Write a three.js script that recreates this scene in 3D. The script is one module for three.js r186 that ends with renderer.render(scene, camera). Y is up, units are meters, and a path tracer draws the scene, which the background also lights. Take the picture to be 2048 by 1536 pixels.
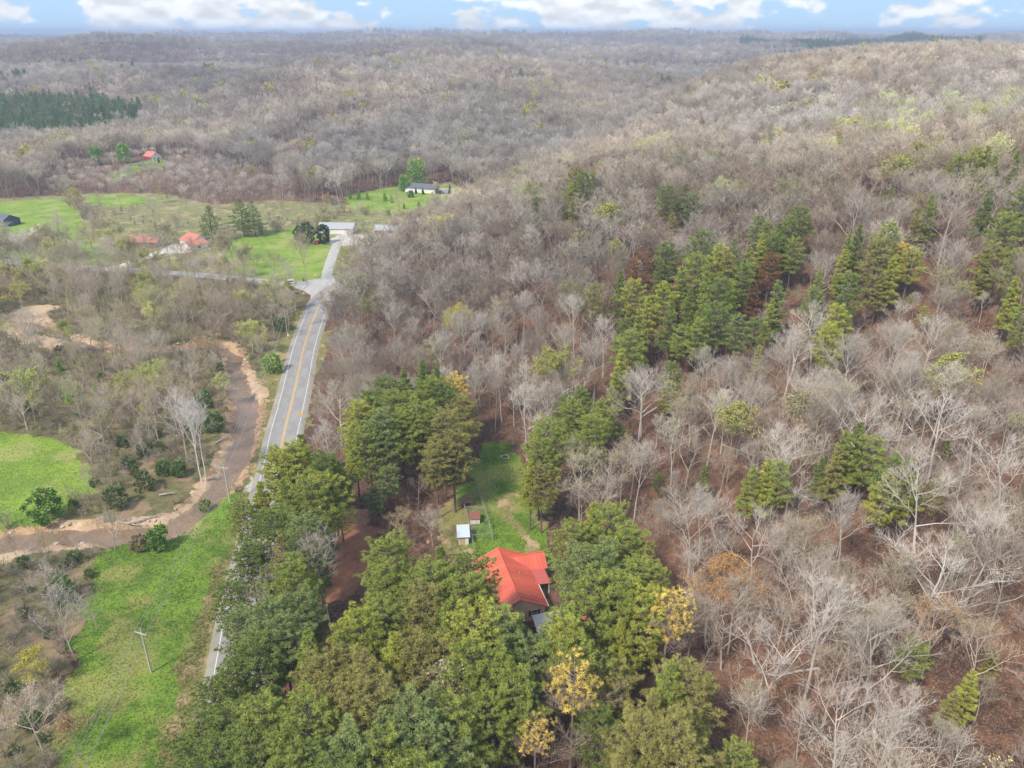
import * as THREE from 'three';

// ------------------------------------------------------------------ camera, sky, sun, exposure
const PITCH = 24.5 * Math.PI / 180, EYE = 90, FOC = 1540; // FOC: focal length in photo pixels (2048 wide)
const scene = new THREE.Scene();
const camera = new THREE.PerspectiveCamera(2 * Math.atan(768 / FOC) * 180 / Math.PI, 4 / 3, 0.5, 30000);
camera.position.set(0, EYE, 0);
camera.rotation.x = -PITCH;
const renderer = new THREE.WebGLRenderer({ antialias: true });
renderer.toneMapping = THREE.LinearToneMapping;
renderer.toneMappingExposure = 1.27;
renderer.shadowMap.enabled = true;
scene.fog = new THREE.FogExp2(0xb9cef0, 0.00023);
const sun = new THREE.DirectionalLight(0xfff2e0, 3.9);
sun.name = 'sun';
sun.position.set(-230, 400, 60);
sun.target.position.set(0, 0, -200);
sun.castShadow = true; sun.shadow.radius = 14;
Object.assign(sun.shadow.camera, { left: -900, right: 900, top: 900, bottom: -900, near: 1, far: 3000 });
scene.add(sun, sun.target);

// ------------------------------------------------------------------ random numbers and noise
function rng(seed) { let s = seed >>> 0; return () => { s = (s + 0x6d2b79f5) | 0; let t = Math.imul(s ^ (s >>> 15), 1 | s); t = (t + Math.imul(t ^ (t >>> 7), 61 | t)) ^ t; return ((t ^ (t >>> 14)) >>> 0) / 4294967296; }; }
const LAT = new Float32Array(65536); { const r = rng(99); for (let i = 0; i < 65536; i++) LAT[i] = r(); }
function noise(x, y) { // value noise 0..1
  const xi = Math.floor(x), yi = Math.floor(y), fx = x - xi, fy = y - yi, u = fx * fx * (3 - 2 * fx), v = fy * fy * (3 - 2 * fy);
  const a = xi & 255, b = (xi + 1) & 255, c = (yi & 255) << 8, d = ((yi + 1) & 255) << 8;
  const p = LAT[a | c], q = LAT[b | c], r = LAT[a | d], s = LAT[b | d];
  return p + (q - p) * u + (r - p) * v + (p - q - r + s) * u * v;
}
function fbm(x, y, n) { let s = 0, a = 0.5, t = 0; for (let i = 0; i < n; i++) { s += a * noise(x, y); t += a; a *= 0.5; x = x * 2.03 + 17.1; y = y * 2.03 + 9.7; } return s / t; }
const clamp = (x, a = 0, b = 1) => Math.min(b, Math.max(a, x)), lerp = (a, b, t) => a + (b - a) * t;
const sstep = (a, b, x) => { const t = clamp((x - a) / (b - a)); return t * t * (3 - 2 * t); };
function interp(tab, x) { if (x <= tab[0][0]) return tab[0][1]; for (let i = 1; i < tab.length; i++) if (x < tab[i][0]) { const [a, p] = tab[i - 1], [b, q] = tab[i]; return p + (q - p) * sstep(a, b, x) * 0.5 + (q - p) * 0.5 * (x - a) / (b - a); } return tab[tab.length - 1][1]; }

// ------------------------------------------------------------------ sky picture: pale blue with broad cumulus all round
{
  const W = 4096, H = 2048, data = new Float32Array(W * H * 4);
  for (let j = 0; j < H; j++) {
    const el = (j + 0.5) / H * 180 - 90;
    for (let i = 0; i < W; i++) {
      const o = (j * W + i) * 4; data[o + 3] = 1;
      if (el < -1.5) { data[o] = 0.32; data[o + 1] = 0.32; data[o + 2] = 0.33; continue; }
      const az = (i + 0.5) / W * 360, e = Math.max(el, 0);
      const k = Math.pow(clamp(e / 55), 0.55);
      const sr = lerp(0.47, 0.16, k), sg = lerp(0.67, 0.36, k), sb = lerp(0.86, 0.72, k);
      // low cumulus in (azimuth, elevation), higher ones on a flat cloud layer; the noise wraps round by the lattice (256)
      const s = 256 / 360;
      const w = sstep(5, 14, e);
      let c1 = 0, c2 = 0, h1 = 0.5;
      if (w < 1) {
        const ax = az * s, ey = e;
        const base = 0.45 * noise(ax * 0.25 + 3, 5.3 + ey * 0.3) + 0.55 * noise(ax * 0.5 + 40, ey * 0.7 + 11);
        const det = fbm(ax * 1 + 7, ey * 1.7 + 2, 6);
        c1 = sstep(0.50, 0.585, base * 0.54 + det * 0.54 + 0.004 - 0.012 * Math.max(0, e - 1.2));
        h1 = fbm(ax * 1 + 7, (ey - 0.28) * 1.5 + 2, 4);
        h1 = clamp(0.55 + (det - h1) * 2.6);
      }
      if (w > 0) {
        const r = 1 / (Math.sin(e * Math.PI / 180) + 0.05), px = Math.cos(az * Math.PI / 180) * r, py = Math.sin(az * Math.PI / 180) * r;
        const d = fbm(px * 1.1 + 30, py * 1.1 + 30, 6);
        c2 = sstep(0.40, 0.60, d);
      }
      const c = lerp(c1, c2, w), sh = lerp(h1, 0.7, w);
      const b = lerp(0.66, 0.93, sh);
      data[o] = lerp(sr, b * 0.97, c * 0.95); data[o + 1] = lerp(sg, b * 0.985, c * 0.95); data[o + 2] = lerp(sb, b * 1.0, c * 0.95);
    }
  }
  const t = new THREE.DataTexture(data, W, H, THREE.RGBAFormat, THREE.FloatType);
  t.mapping = THREE.EquirectangularReflectionMapping; t.magFilter = t.minFilter = THREE.LinearFilter; t.needsUpdate = true;
  t.name = 'sky'; scene.background = t; scene.environment = t;
}

// ------------------------------------------------------------------ picture <-> place. Places are (x, d): metres to the right and metres ahead (z = -d)
const SP = Math.sin(PITCH), CP = Math.cos(PITCH);
function rayOf(u, v) { const a = (u - 1024) / FOC, t = (v - 768) / FOC; return [a, -(SP + t * CP), CP - t * SP]; } // x, y, d per metre of depth
function flat(u, v, h = 0) { const r = rayOf(u, v), k = (EYE - h) / -r[1]; return [r[0] * k, r[2] * k]; }
const poly = (pts) => pts.map(([u, v]) => flat(u, v));
function segDist(p, q, x, d) { const vx = q[0] - p[0], vd = q[1] - p[1], t = clamp(((x - p[0]) * vx + (d - p[1]) * vd) / (vx * vx + vd * vd)); return Math.hypot(x - p[0] - vx * t, d - p[1] - vd * t); }
function lineDist(line, x, d) { let m = 1e9; for (let i = 1; i < line.length; i++) m = Math.min(m, segDist(line[i - 1], line[i], x, d)); return m; }
function inside(pg, x, d) { let c = false; for (let i = 0, j = pg.length - 1; i < pg.length; j = i++) { const [a, b] = pg[i], [e, f] = pg[j]; if ((b > d) !== (f > d) && x < (e - a) * (d - b) / (f - b) + a) c = !c; } return c; }
function smoothLine(pts, step) { const c = new THREE.CatmullRomCurve3(pts.map(([x, d]) => new THREE.Vector3(x, 0, d)), false, 'centripetal'), n = Math.max(4, Math.round(c.getLength() / step)); return c.getSpacedPoints(n).map((p) => [p.x, p.z]); }

const creek = smoothLine(poly([[-160, 1095], [0, 1082], [110, 1068], [215, 1064], [300, 1062], [352, 1046], [405, 1012], [444, 962], [470, 915], [486, 868], [492, 820], [480, 775], [466, 735], [462, 706], [436, 688], [380, 690], [300, 700], [200, 690], [130, 672], [88, 650], [40, 640], [-60, 640]]), 3);
const creekW = [3.2, 3.2, 3.2, 3.0, 3.0, 3.2, 3.4, 3.4, 3.4, 3.0, 3.2, 3.4, 3.1, 2.6, 2.2, 2.2, 2.2, 2.2, 2.4, 2.4, 2.4, 2.4];
const highway = smoothLine(poly([[372, 1900], [445, 1536], [478, 1310], [493, 1216], [536, 1020], [558, 925], [567, 873], [585, 800], [596, 750], [607, 700], [623, 650], [635, 620], [648, 598], [667, 578], [694, 558], [730, 537], [765, 517], [805, 496], [850, 470], [895, 442], [930, 418], [960, 400]]), 2.5);
const sideRoad = smoothLine(poly([[652, 584], [622, 576], [575, 569], [500, 560], [400, 550], [300, 543], [230, 539], [150, 534], [60, 528], [0, 521], [-120, 508], [-260, 495]]), 4);
const northDrive = smoothLine(poly([[648, 580], [652, 562], [656, 540], [667, 506], [678, 482], [690, 470]]), 4);
const redDrive = smoothLine(poly([[228, 541], [262, 526], [300, 511], [330, 502], [362, 491]]), 4);
const whiteDrive = smoothLine(poly([[862, 379], [880, 386], [905, 392], [940, 401], [975, 408]]), 4);
const ROADS = [[highway, 4.6], [sideRoad, 3.2], [northDrive, 2.6], [redDrive, 3.6], [whiteDrive, 3.5]];
const LOTS = [poly([[640, 486], [690, 467], [800, 474], [812, 484], [700, 492]]), poly([[320, 500], [350, 488], [385, 492], [372, 507], [335, 508]]), poly([[855, 372], [905, 378], [900, 392], [872, 388]])];
const roadDist = (x, d) => { let m = 1e9; for (const [l, w] of ROADS) m = Math.min(m, lineDist(l, x, d) - w); return m; };

// ------------------------------------------------------------------ the lie of the land
const TOE_A = [[-60, 34], [73, 27], [139, 17], [180, 4], [223, -34], [272, -60], [344, -40], [405, -12], [475, 10], [560, 20], [700, 45], [850, 100], [1000, 180], [1300, 380], [3000, 1500]];
const TOE_B = [[-1400, 1000], [-900, 900], [-600, 830], [-450, 770], [-300, 720], [-180, 640], [-100, 560], [-40, 520], [0, 520], [60, 560], [160, 720], [300, 960], [500, 1150], [900, 1300]];
const GULLY_A = [[-25, 505], [20, 640], [110, 860], [280, 1120], [540, 1330], [1000, 1500]], GULLY_B = [[-170, 640], [-60, 840], [60, 1150], [120, 1700], [300, 2400]], GULLY_C = [[-480, 800], [-330, 1150], [-420, 1700], [-700, 2400]], GULLY_D = [[400, 1000], [500, 1500], [900, 2200]], GULLY_E = [[-900, 900], [-1100, 1600], [-1500, 2600]];
function valley(line, x, d, k) { const w = 60 + k * Math.max(0, d - 480), c = lineDist(line, x + (noise(x / 90, d / 90) - 0.5) * 60, d) / w; return Math.exp(-c * c); }
function hills(x, d) {
  const r = Math.hypot(x, d);
  const n1 = fbm(x / 420 + 11, d / 420 + 5, 4) - 0.5, n2 = fbm(x / 130 + 3, d / 130 + 21, 3) - 0.5;
  const gl = Math.max(0, 1 - 0.62 * valley(GULLY_A, x, d, 0.13) - 0.5 * valley(GULLY_B, x, d, 0.16) - 0.5 * valley(GULLY_C, x, d, 0.17) - 0.45 * valley(GULLY_D, x, d, 0.2) - 0.45 * valley(GULLY_E, x, d, 0.2));
  // A: the near wooded hill on the right
  let s = x - interp(TOE_A, d); s = (s + Math.sqrt(s * s + 500)) / 2 - 4 * sstep(60, 0, Math.abs(s));
  const a = Math.max(0, s - 3), la = lerp(230, 125, sstep(150, 650, d));
  let hA = lerp(64, 76, sstep(250, 750, d)) * (1 - Math.exp(-a / la)) * (1 + n1 * 0.35 * sstep(20, 150, a)) + n2 * 15 * sstep(15, 120, a);
  hA *= (0.2 + 0.8 * gl) * (1 - 0.3 * sstep(900, 1250, d)) * (1 - 0.42 * sstep(330, 560, x - (d - 600) * 0.35) * sstep(420, 560, d));
  // B: the hills across the valley
  let t = d - interp(TOE_B, x); t = Math.max(0, (t + Math.sqrt(t * t + 900)) / 2 - 8);
  const ridge = 1 - Math.abs(2 * fbm(x / 520 + 41, d / 680 + 2, 3) - 1) * 2.2;
  let hB = (60 + 46 * n1 + 40 * (ridge - 0.45)) * (0.25 + 0.75 * gl) * (1 - Math.exp(-t / 300)) + n2 * 26 * sstep(20, 150, t);
  hB += -sstep(1800, 4500, r) * 13 + sstep(5000, 9000, r) * 14 * fbm(x / 900, d / 900, 2);
  const k = 14, m = Math.max(hA, hB), q = Math.abs(hA - hB); // smooth union
  return Math.max(0, m + (q < k ? (k - q) * (k - q) / (4 * k) * Math.min(1, m / 20) : 0));
}
function creekDist(x, d) { if (x > 0 || x < -260 || d > 330 || d < 60) return 1e3; return lineDist(creek, x, d) + 1.7 * sstep(-78, -92, x) * sstep(170, 200, d); }
function ground(x, d) {
  let h = hills(x, d);
  const c = creekDist(x, d);
  if (c < 9) h -= 1.5 * sstep(4.5, 1.7, c + (noise(x * 0.35, d * 0.35) - 0.5) * 2.2);
  return h;
}
function hitGround(u, v, lift = 0) { // the first place along that line of sight that is LIFT above the ground
  const r = rayOf(u, v); let k = 40, step = 2;
  for (; k < 9000; k += step) { const y = EYE + r[1] * k - lift; if (y < 110 && y <= ground(r[0] * k, r[2] * k)) break; step = k < 500 ? 2 : k / 120; }
  let a = k - step, b = k;
  for (let i = 0; i < 14; i++) { const m = (a + b) / 2; if (EYE + r[1] * m - lift <= ground(r[0] * m, r[2] * m)) b = m; else a = m; }
  return [r[0] * b, r[2] * b];
}
function seenAt(x, y, d) { const zc = d * CP - (y - EYE) * SP, yc = (y - EYE) * CP + d * SP; return [1024 + FOC * x / zc, 768 - FOC * yc / zc, zc]; }

// ------------------------------------------------------------------ ground cover zones, drawn in plan from outlines
const Z = { litter: 0, grass: 1, meadow: 2, verge: 3, sand: 4, mud: 5, dirt: 6, straw: 7, gravel: 8, thicket: 9, bright: 10, bank: 11, worn: 12 };
const hillPoly = (pts, h) => pts.map(([u, v]) => hitGround(u, v, h));
const pineFloor = poly([[500, 1750], [505, 1300], [560, 1010], [620, 985], [760, 1010], [862, 1030], [985, 1130], [1090, 1130], [1240, 1080], [1330, 1200], [1345, 1340], [1440, 1500], [1450, 1750]]);
const zones = [
  [Z.thicket, poly([[-200, 1140], [-200, 585], [0, 556], [230, 545], [400, 556], [560, 575], [610, 585], [600, 640], [560, 720], [520, 860], [470, 990], [300, 1090], [130, 1300], [110, 1700], [-200, 1700]])],
  [Z.meadow, poly([[-250, 520], [0, 500], [180, 545], [420, 556], [640, 572], [700, 540], [830, 490], [870, 450], [930, 420], [965, 400], [905, 366], [760, 380], [700, 408], [560, 400], [420, 410], [320, 385], [170, 388], [0, 398], [-250, 410]])],
  [Z.grass, poly([[105, 1700], [125, 1450], [145, 1330], [165, 1230], [185, 1130], [235, 1085], [330, 1066], [390, 1035], [440, 992], [470, 985], [470, 1010], [452, 1090], [418, 1180], [372, 1290], [330, 1400], [300, 1536], [270, 1700]])],
  [Z.verge, poly([[270, 1700], [300, 1536], [330, 1400], [372, 1290], [418, 1180], [452, 1090], [470, 1010], [472, 985], [505, 900], [520, 820], [512, 760], [520, 700], [560, 690], [600, 620], [640, 600], [640, 640], [610, 740], [590, 830], [560, 960], [500, 1300], [470, 1700]])],
  [Z.verge, poly([[640, 640], [655, 640], [650, 690], [632, 760], [612, 850], [590, 870]])],
  [Z.bright, poly([[-200, 870], [0, 862], [62, 864], [130, 884], [178, 928], [182, 985], [130, 1022], [60, 1052], [-10, 1066], [-200, 1100]])],
  [Z.bright, poly([[430, 482], [470, 476], [560, 461], [600, 456], [650, 478], [662, 500], [652, 530], [642, 560], [560, 563], [480, 555], [455, 530]])],
  [Z.bright, poly([[-200, 412], [0, 404], [110, 398], [150, 415], [165, 440], [158, 470], [205, 474], [215, 470], [150, 478], [60, 472], [0, 470], [-200, 472]])],
  [Z.bright, poly([[165, 392], [240, 386], [330, 402], [270, 415], [190, 412]])],
  [Z.grass, poly([[0, 500], [90, 486], [200, 482], [220, 520], [200, 536], [100, 530], [0, 518]])],
  [Z.meadow, poly([[662, 548], [676, 505], [700, 470], [800, 444], [850, 446], [852, 474], [795, 498], [725, 540]])],
  [Z.grass, poly([[215, 348], [280, 322], [330, 318], [345, 330], [290, 340], [230, 362]])],
  [Z.bright, poly([[690, 392], [780, 374], [905, 372], [940, 396], [900, 412], [800, 420], [700, 420]])],
  [Z.grass, poly([[975, 885], [1020, 880], [1048, 930], [1072, 1000], [1100, 1060], [1095, 1110], [1085, 1180], [1090, 1250], [985, 1130], [870, 1100], [868, 1035], [905, 992], [935, 942]])],
  [Z.worn, poly([[868, 1035], [905, 992], [922, 1010], [945, 1110], [900, 1110], [870, 1100]])],
  [Z.worn, poly([[1000, 990], [1018, 985], [1040, 1040], [1075, 1100], [1095, 1110], [1050, 1110], [1010, 1050]])],
  [Z.worn, poly([[1068, 1000], [1082, 1005], [1100, 1060], [1085, 1060]])],
  [Z.dirt, poly([[735, 1045], [752, 1090], [728, 1150], [700, 1185], [640, 1225], [608, 1195], [630, 1140], [675, 1100], [690, 1065]])],
  [Z.straw, poly([[655, 1035], [690, 1018], [740, 1022], [748, 1046], [720, 1060], [670, 1052]])],
  [Z.grass, poly([[850, 1240], [960, 1240], [960, 1330], [860, 1360], [800, 1330]])],
  [Z.worn, hillPoly([[526, 305], [600, 271], [735, 223], [740, 230], [640, 263], [548, 306]], 0)],
  [Z.sand, poly([[262, 1046], [300, 1036], [340, 1024], [385, 990], [418, 948], [440, 900], [462, 868], [470, 880], [452, 950], [425, 1000], [380, 1040], [330, 1058], [280, 1064]])],
  [Z.sand, poly([[478, 745], [495, 738], [515, 752], [532, 782], [535, 800], [515, 808], [500, 800], [484, 775]])],
  [Z.sand, poly([[-40, 640], [0, 632], [50, 612], [110, 610], [95, 640], [70, 668], [150, 672], [220, 690], [120, 700], [60, 690], [0, 665]])],
  [Z.sand, poly([[-100, 1130], [40, 1085], [150, 1062], [210, 1080], [120, 1096], [0, 1130], [-100, 1160]])],
  [Z.sand, poly([[70, 1062], [140, 1045], [170, 1040], [160, 1052], [110, 1064]])],
  [Z.gravel, poly([[484, 955], [500, 960], [520, 965], [505, 985], [480, 985]])],
  ...LOTS.map((l) => [Z.gravel, l]),
];
for (const z of zones) { const xs = z[1].map((p) => p[0]), ds = z[1].map((p) => p[1]); z.push(Math.min(...xs), Math.max(...xs), Math.min(...ds), Math.max(...ds)); }
function zoneAt(x, d) {
  if (d > 1500) return 0;
  x += (noise(x * 0.22, d * 0.22) - 0.5) * 4 + (noise(x * 0.9, d * 0.9) - 0.5) * 1.6; d += (noise(x * 0.22 + 50, d * 0.22) - 0.5) * 4 + (noise(x * 0.9 + 50, d * 0.9) - 0.5) * 1.6;
  for (let i = zones.length - 1; i >= 0; i--) { const z = zones[i]; if (x > z[2] && x < z[3] && d > z[4] && d < z[5] && inside(z[1], x, d)) return z[0]; }
  return 0;
}
// linear base colours: [pale, dark, fleck]
const COVER = {
  [Z.litter]: [[0.165, 0.085, 0.050], [0.062, 0.035, 0.024], [0.34, 0.22, 0.145]],
  [Z.grass]: [[0.150, 0.255, 0.022], [0.075, 0.140, 0.014], [0.28, 0.27, 0.08]],
  [Z.bright]: [[0.205, 0.315, 0.030], [0.125, 0.210, 0.022], [0.31, 0.32, 0.10]],
  [Z.meadow]: [[0.225, 0.235, 0.080], [0.150, 0.150, 0.060], [0.33, 0.27, 0.15]],
  [Z.verge]: [[0.215, 0.205, 0.070], [0.120, 0.130, 0.040], [0.36, 0.27, 0.16]],
  [Z.sand]: [[0.50, 0.375, 0.255], [0.36, 0.255, 0.165], [0.60, 0.49, 0.36]],
  [Z.mud]: [[0.36, 0.275, 0.20], [0.20, 0.145, 0.10], [0.48, 0.40, 0.31]],
  [Z.dirt]: [[0.300, 0.140, 0.082], [0.205, 0.090, 0.055], [0.36, 0.20, 0.125]],
  [Z.straw]: [[0.40, 0.235, 0.135], [0.27, 0.145, 0.085], [0.50, 0.33, 0.21]],
  [Z.gravel]: [[0.44, 0.42, 0.39], [0.32, 0.30, 0.28], [0.55, 0.53, 0.50]],
  [Z.thicket]: [[0.165, 0.150, 0.062], [0.085, 0.085, 0.035], [0.24, 0.17, 0.10]],
  [Z.bank]: [[0.44, 0.305, 0.185], [0.22, 0.140, 0.080], [0.48, 0.36, 0.24]],
  [Z.worn]: [[0.260, 0.225, 0.085], [0.150, 0.165, 0.045], [0.40, 0.29, 0.18]],
};
const srgb8 = (c) => { c = clamp(c); return Math.round(255 * (c <= 0.0031308 ? 12.92 * c : 1.055 * Math.pow(c, 1 / 2.4) - 0.055)); };
const S8 = new Uint8Array(4097); for (let i = 0; i <= 4096; i++) S8[i] = srgb8(i / 4096);
function coverTexture(x0, d0, size, px, detail) {
  const data = new Uint8Array(px * px * 4), m = size / px, r = rng(5), cell = Math.max(1, Math.round(0.5 / m));
  const zoneRow = new Uint8Array(px);
  for (let j = 0; j < px; j++) {
    const d = d0 + (j + 0.5) * m;
    if (j % cell === 0) for (let i = 0; i < px; i++) zoneRow[i] = i % cell && m < 0.5 ? zoneRow[i - 1] : zoneAt(x0 + (i + 0.5) * m, d);
    for (let i = 0; i < px; i++) {
      const x = x0 + (i + 0.5) * m;
      let z = zoneRow[i];
      if (z !== Z.grass && z !== Z.bright && d < 330 && x < -8) { const c = creekDist(x, d); if (c < 6.5) { const w = c + (noise(x * 0.5, d * 0.5) - 0.5) * 2.5; if (w < 2.3) z = Z.mud; else if (w < 4.7 && z !== Z.sand) z = Z.bank; } }
      const C = COVER[z];
      let t = fbm(x * 0.16 + 8, d * 0.16, 3) * 0.9 + (noise(x * 1.1, d * 1.1) - 0.5) * 0.55 + (noise(x * 3.1, d * 3.1) - 0.5) * 0.5 * detail + (r() - 0.5) * 0.5 * detail;
      if (z === Z.litter) t += (noise(x * 0.05 + 4, d * 0.05) - 0.5) * 0.5;
      t = clamp((t - 0.2) / 0.5);
      let f = r() < (z === Z.litter ? 0.13 : 0.05) * detail ? 0.5 + 0.4 * r() : 0;
      if (z === Z.verge || z === Z.meadow || z === Z.thicket || z === Z.worn) f = Math.max(f, sstep(0.55, 0.75, fbm(x * 0.3 + 60, d * 0.3, 3)));
      if (z === Z.grass || z === Z.bright) f = Math.max(f, 0.62 * sstep(0.52, 0.72, fbm(x * 0.14 + 20, d * 0.14 + 70, 4)));
      const o = (j * px + i) * 4;
      for (let k = 0; k < 3; k++) data[o + k] = S8[Math.round(4096 * clamp(lerp(lerp(C[1][k], C[0][k], t), C[2][k], f)))];
      data[o + 3] = 255;
    }
  }
  const tx = new THREE.DataTexture(data, px, px); tx.colorSpace = THREE.SRGBColorSpace; tx.magFilter = tx.minFilter = THREE.LinearFilter; tx.wrapS = tx.wrapT = THREE.ClampToEdgeWrapping; tx.needsUpdate = true;
  return tx;
}

// ------------------------------------------------------------------ naming and geometry helpers
const taken = new Map();
function numbered(name) { const n = taken.get(name) ?? 0; taken.set(name, n + 1); return n ? name + '_' + String(n).padStart(3, '0') : name; }
function tag(o, label, category, group, kind) { if (label) o.userData.label = label; if (category) o.userData.category = category; if (group) o.userData.group = group; if (kind) o.userData.kind = kind; return o; }
function thing(name, label, category, [x, y, z] = [0, 0, 0], turn = 0, group) { const o = new THREE.Group(); o.name = numbered(name); o.position.set(x, y, z); o.rotation.y = turn; scene.add(o); return tag(o, label, category, group); }
const mat = (c, rough = 0.9, o = {}) => new THREE.MeshStandardMaterial({ color: new THREE.Color().setRGB(...c), roughness: rough, ...o });
const vmat = (rough = 0.9, o = {}) => new THREE.MeshStandardMaterial({ vertexColors: true, roughness: rough, side: THREE.DoubleSide, ...o });
function put(name, geo, m, parent, kind) { const o = new THREE.Mesh(geo, m); o.name = parent === scene ? numbered(name) : name; o.castShadow = o.receiveShadow = true; parent.add(o); if (kind) o.userData.kind = kind; return o; }
class GB { // collects triangles with a colour per corner
  constructor() { this.p = []; this.i = []; this.c = []; }
  v(x, y, z, c) { this.p.push(x, y, z); if (c) this.c.push(c[0], c[1], c[2]); return this.p.length / 3 - 1; }
  tri(a, b, c) { this.i.push(a, b, c); }
  quad(a, b, c, d) { this.i.push(a, b, c, a, c, d); }
  box(cx, cy, cz, w, h, l, col, turn = 0) {
    const s = Math.sin(turn), k = Math.cos(turn), q = [];
    for (const [a, b, e] of [[-1, -1, -1], [1, -1, -1], [1, -1, 1], [-1, -1, 1], [-1, 1, -1], [1, 1, -1], [1, 1, 1], [-1, 1, 1]]) { const x = a * w / 2, z = e * l / 2; q.push(this.v(cx + x * k + z * s, cy + b * h / 2, cz - x * s + z * k, col)); }
    for (const f of [[0, 1, 2, 3], [7, 6, 5, 4], [0, 4, 5, 1], [1, 5, 6, 2], [2, 6, 7, 3], [3, 7, 4, 0]]) this.quad(...f.map((n) => q[n]));
    return this;
  }
  tube(a, b, ra, rb, n, col) { // tapered prism between two points
    let dx = b[0] - a[0], dy = b[1] - a[1], dz = b[2] - a[2]; const L = Math.hypot(dx, dy, dz) || 1; dx /= L; dy /= L; dz /= L;
    let ux = Math.abs(dy) > 0.9 ? 1 : 0, uy = ux ? 0 : 1, uz = 0; const dot = ux * dx + uy * dy; ux -= dot * dx; uy -= dot * dy; uz -= dot * dz; const l = Math.hypot(ux, uy, uz); ux /= l; uy /= l; uz /= l;
    const vx = dy * uz - dz * uy, vy = dz * ux - dx * uz, vz = dx * uy - dy * ux, A = [], B = [];
    for (let i = 0; i < n; i++) { const t = i / n * 6.2832, c = Math.cos(t), s = Math.sin(t); A.push(this.v(a[0] + (ux * c + vx * s) * ra, a[1] + (uy * c + vy * s) * ra, a[2] + (uz * c + vz * s) * ra, col)); B.push(this.v(b[0] + (ux * c + vx * s) * rb, b[1] + (uy * c + vy * s) * rb, b[2] + (uz * c + vz * s) * rb, col)); }
    for (let i = 0; i < n; i++) this.quad(A[i], A[(i + 1) % n], B[(i + 1) % n], B[i]);
    return this;
  }
  blade(p, d, len, w, col, r, tip = 0) { // one flat sliver (a twig, a needle bundle, a leaf), turned at random about its own axis
    let sx = r() - 0.5, sy = r() - 0.5, sz = r() - 0.5; const k = sx * d[0] + sy * d[1] + sz * d[2]; sx -= k * d[0]; sy -= k * d[1]; sz -= k * d[2]; const l = Math.hypot(sx, sy, sz) || 1, h = w / 2 / l; sx *= h; sy *= h; sz *= h;
    const ex = p[0] + d[0] * len, ey = p[1] + d[1] * len, ez = p[2] + d[2] * len;
    const a = this.v(p[0] - sx, p[1] - sy, p[2] - sz, col), b = this.v(p[0] + sx, p[1] + sy, p[2] + sz, col);
    if (tip) this.quad(a, b, this.v(ex + sx * tip, ey + sy * tip, ez + sz * tip, col), this.v(ex - sx * tip, ey - sy * tip, ez - sz * tip, col)); else this.tri(a, b, this.v(ex, ey, ez, col));
  }
  leaf(p, d, len, w, col, r) { // a diamond
    let sx = r() - 0.5, sy = r() - 0.5, sz = r() - 0.5; const k = sx * d[0] + sy * d[1] + sz * d[2]; sx -= k * d[0]; sy -= k * d[1]; sz -= k * d[2]; const l = Math.hypot(sx, sy, sz) || 1, h = w / 2 / l;
    const mx = p[0] + d[0] * len * 0.45, my = p[1] + d[1] * len * 0.45, mz = p[2] + d[2] * len * 0.45;
    this.quad(this.v(...p, col), this.v(mx + sx * h, my + sy * h, mz + sz * h, col), this.v(p[0] + d[0] * len, p[1] + d[1] * len, p[2] + d[2] * len, col), this.v(mx - sx * h, my - sy * h, mz - sz * h, col));
  }
  geo() { const g = new THREE.BufferGeometry(); g.setAttribute('position', new THREE.BufferAttribute(new Float32Array(this.p), 3)); if (this.c.length) g.setAttribute('color', new THREE.BufferAttribute(new Float32Array(this.c), 3)); g.setIndex(new THREE.BufferAttribute(new Uint32Array(this.i), 1)); return g; }
}
const norm = (d) => { const l = Math.hypot(...d) || 1; return [d[0] / l, d[1] / l, d[2] / l]; };
const tone = (c, r, s) => { const k = 1 + (r() - 0.5) * 2 * s; return [c[0] * k, c[1] * k, c[2] * k]; };

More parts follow.
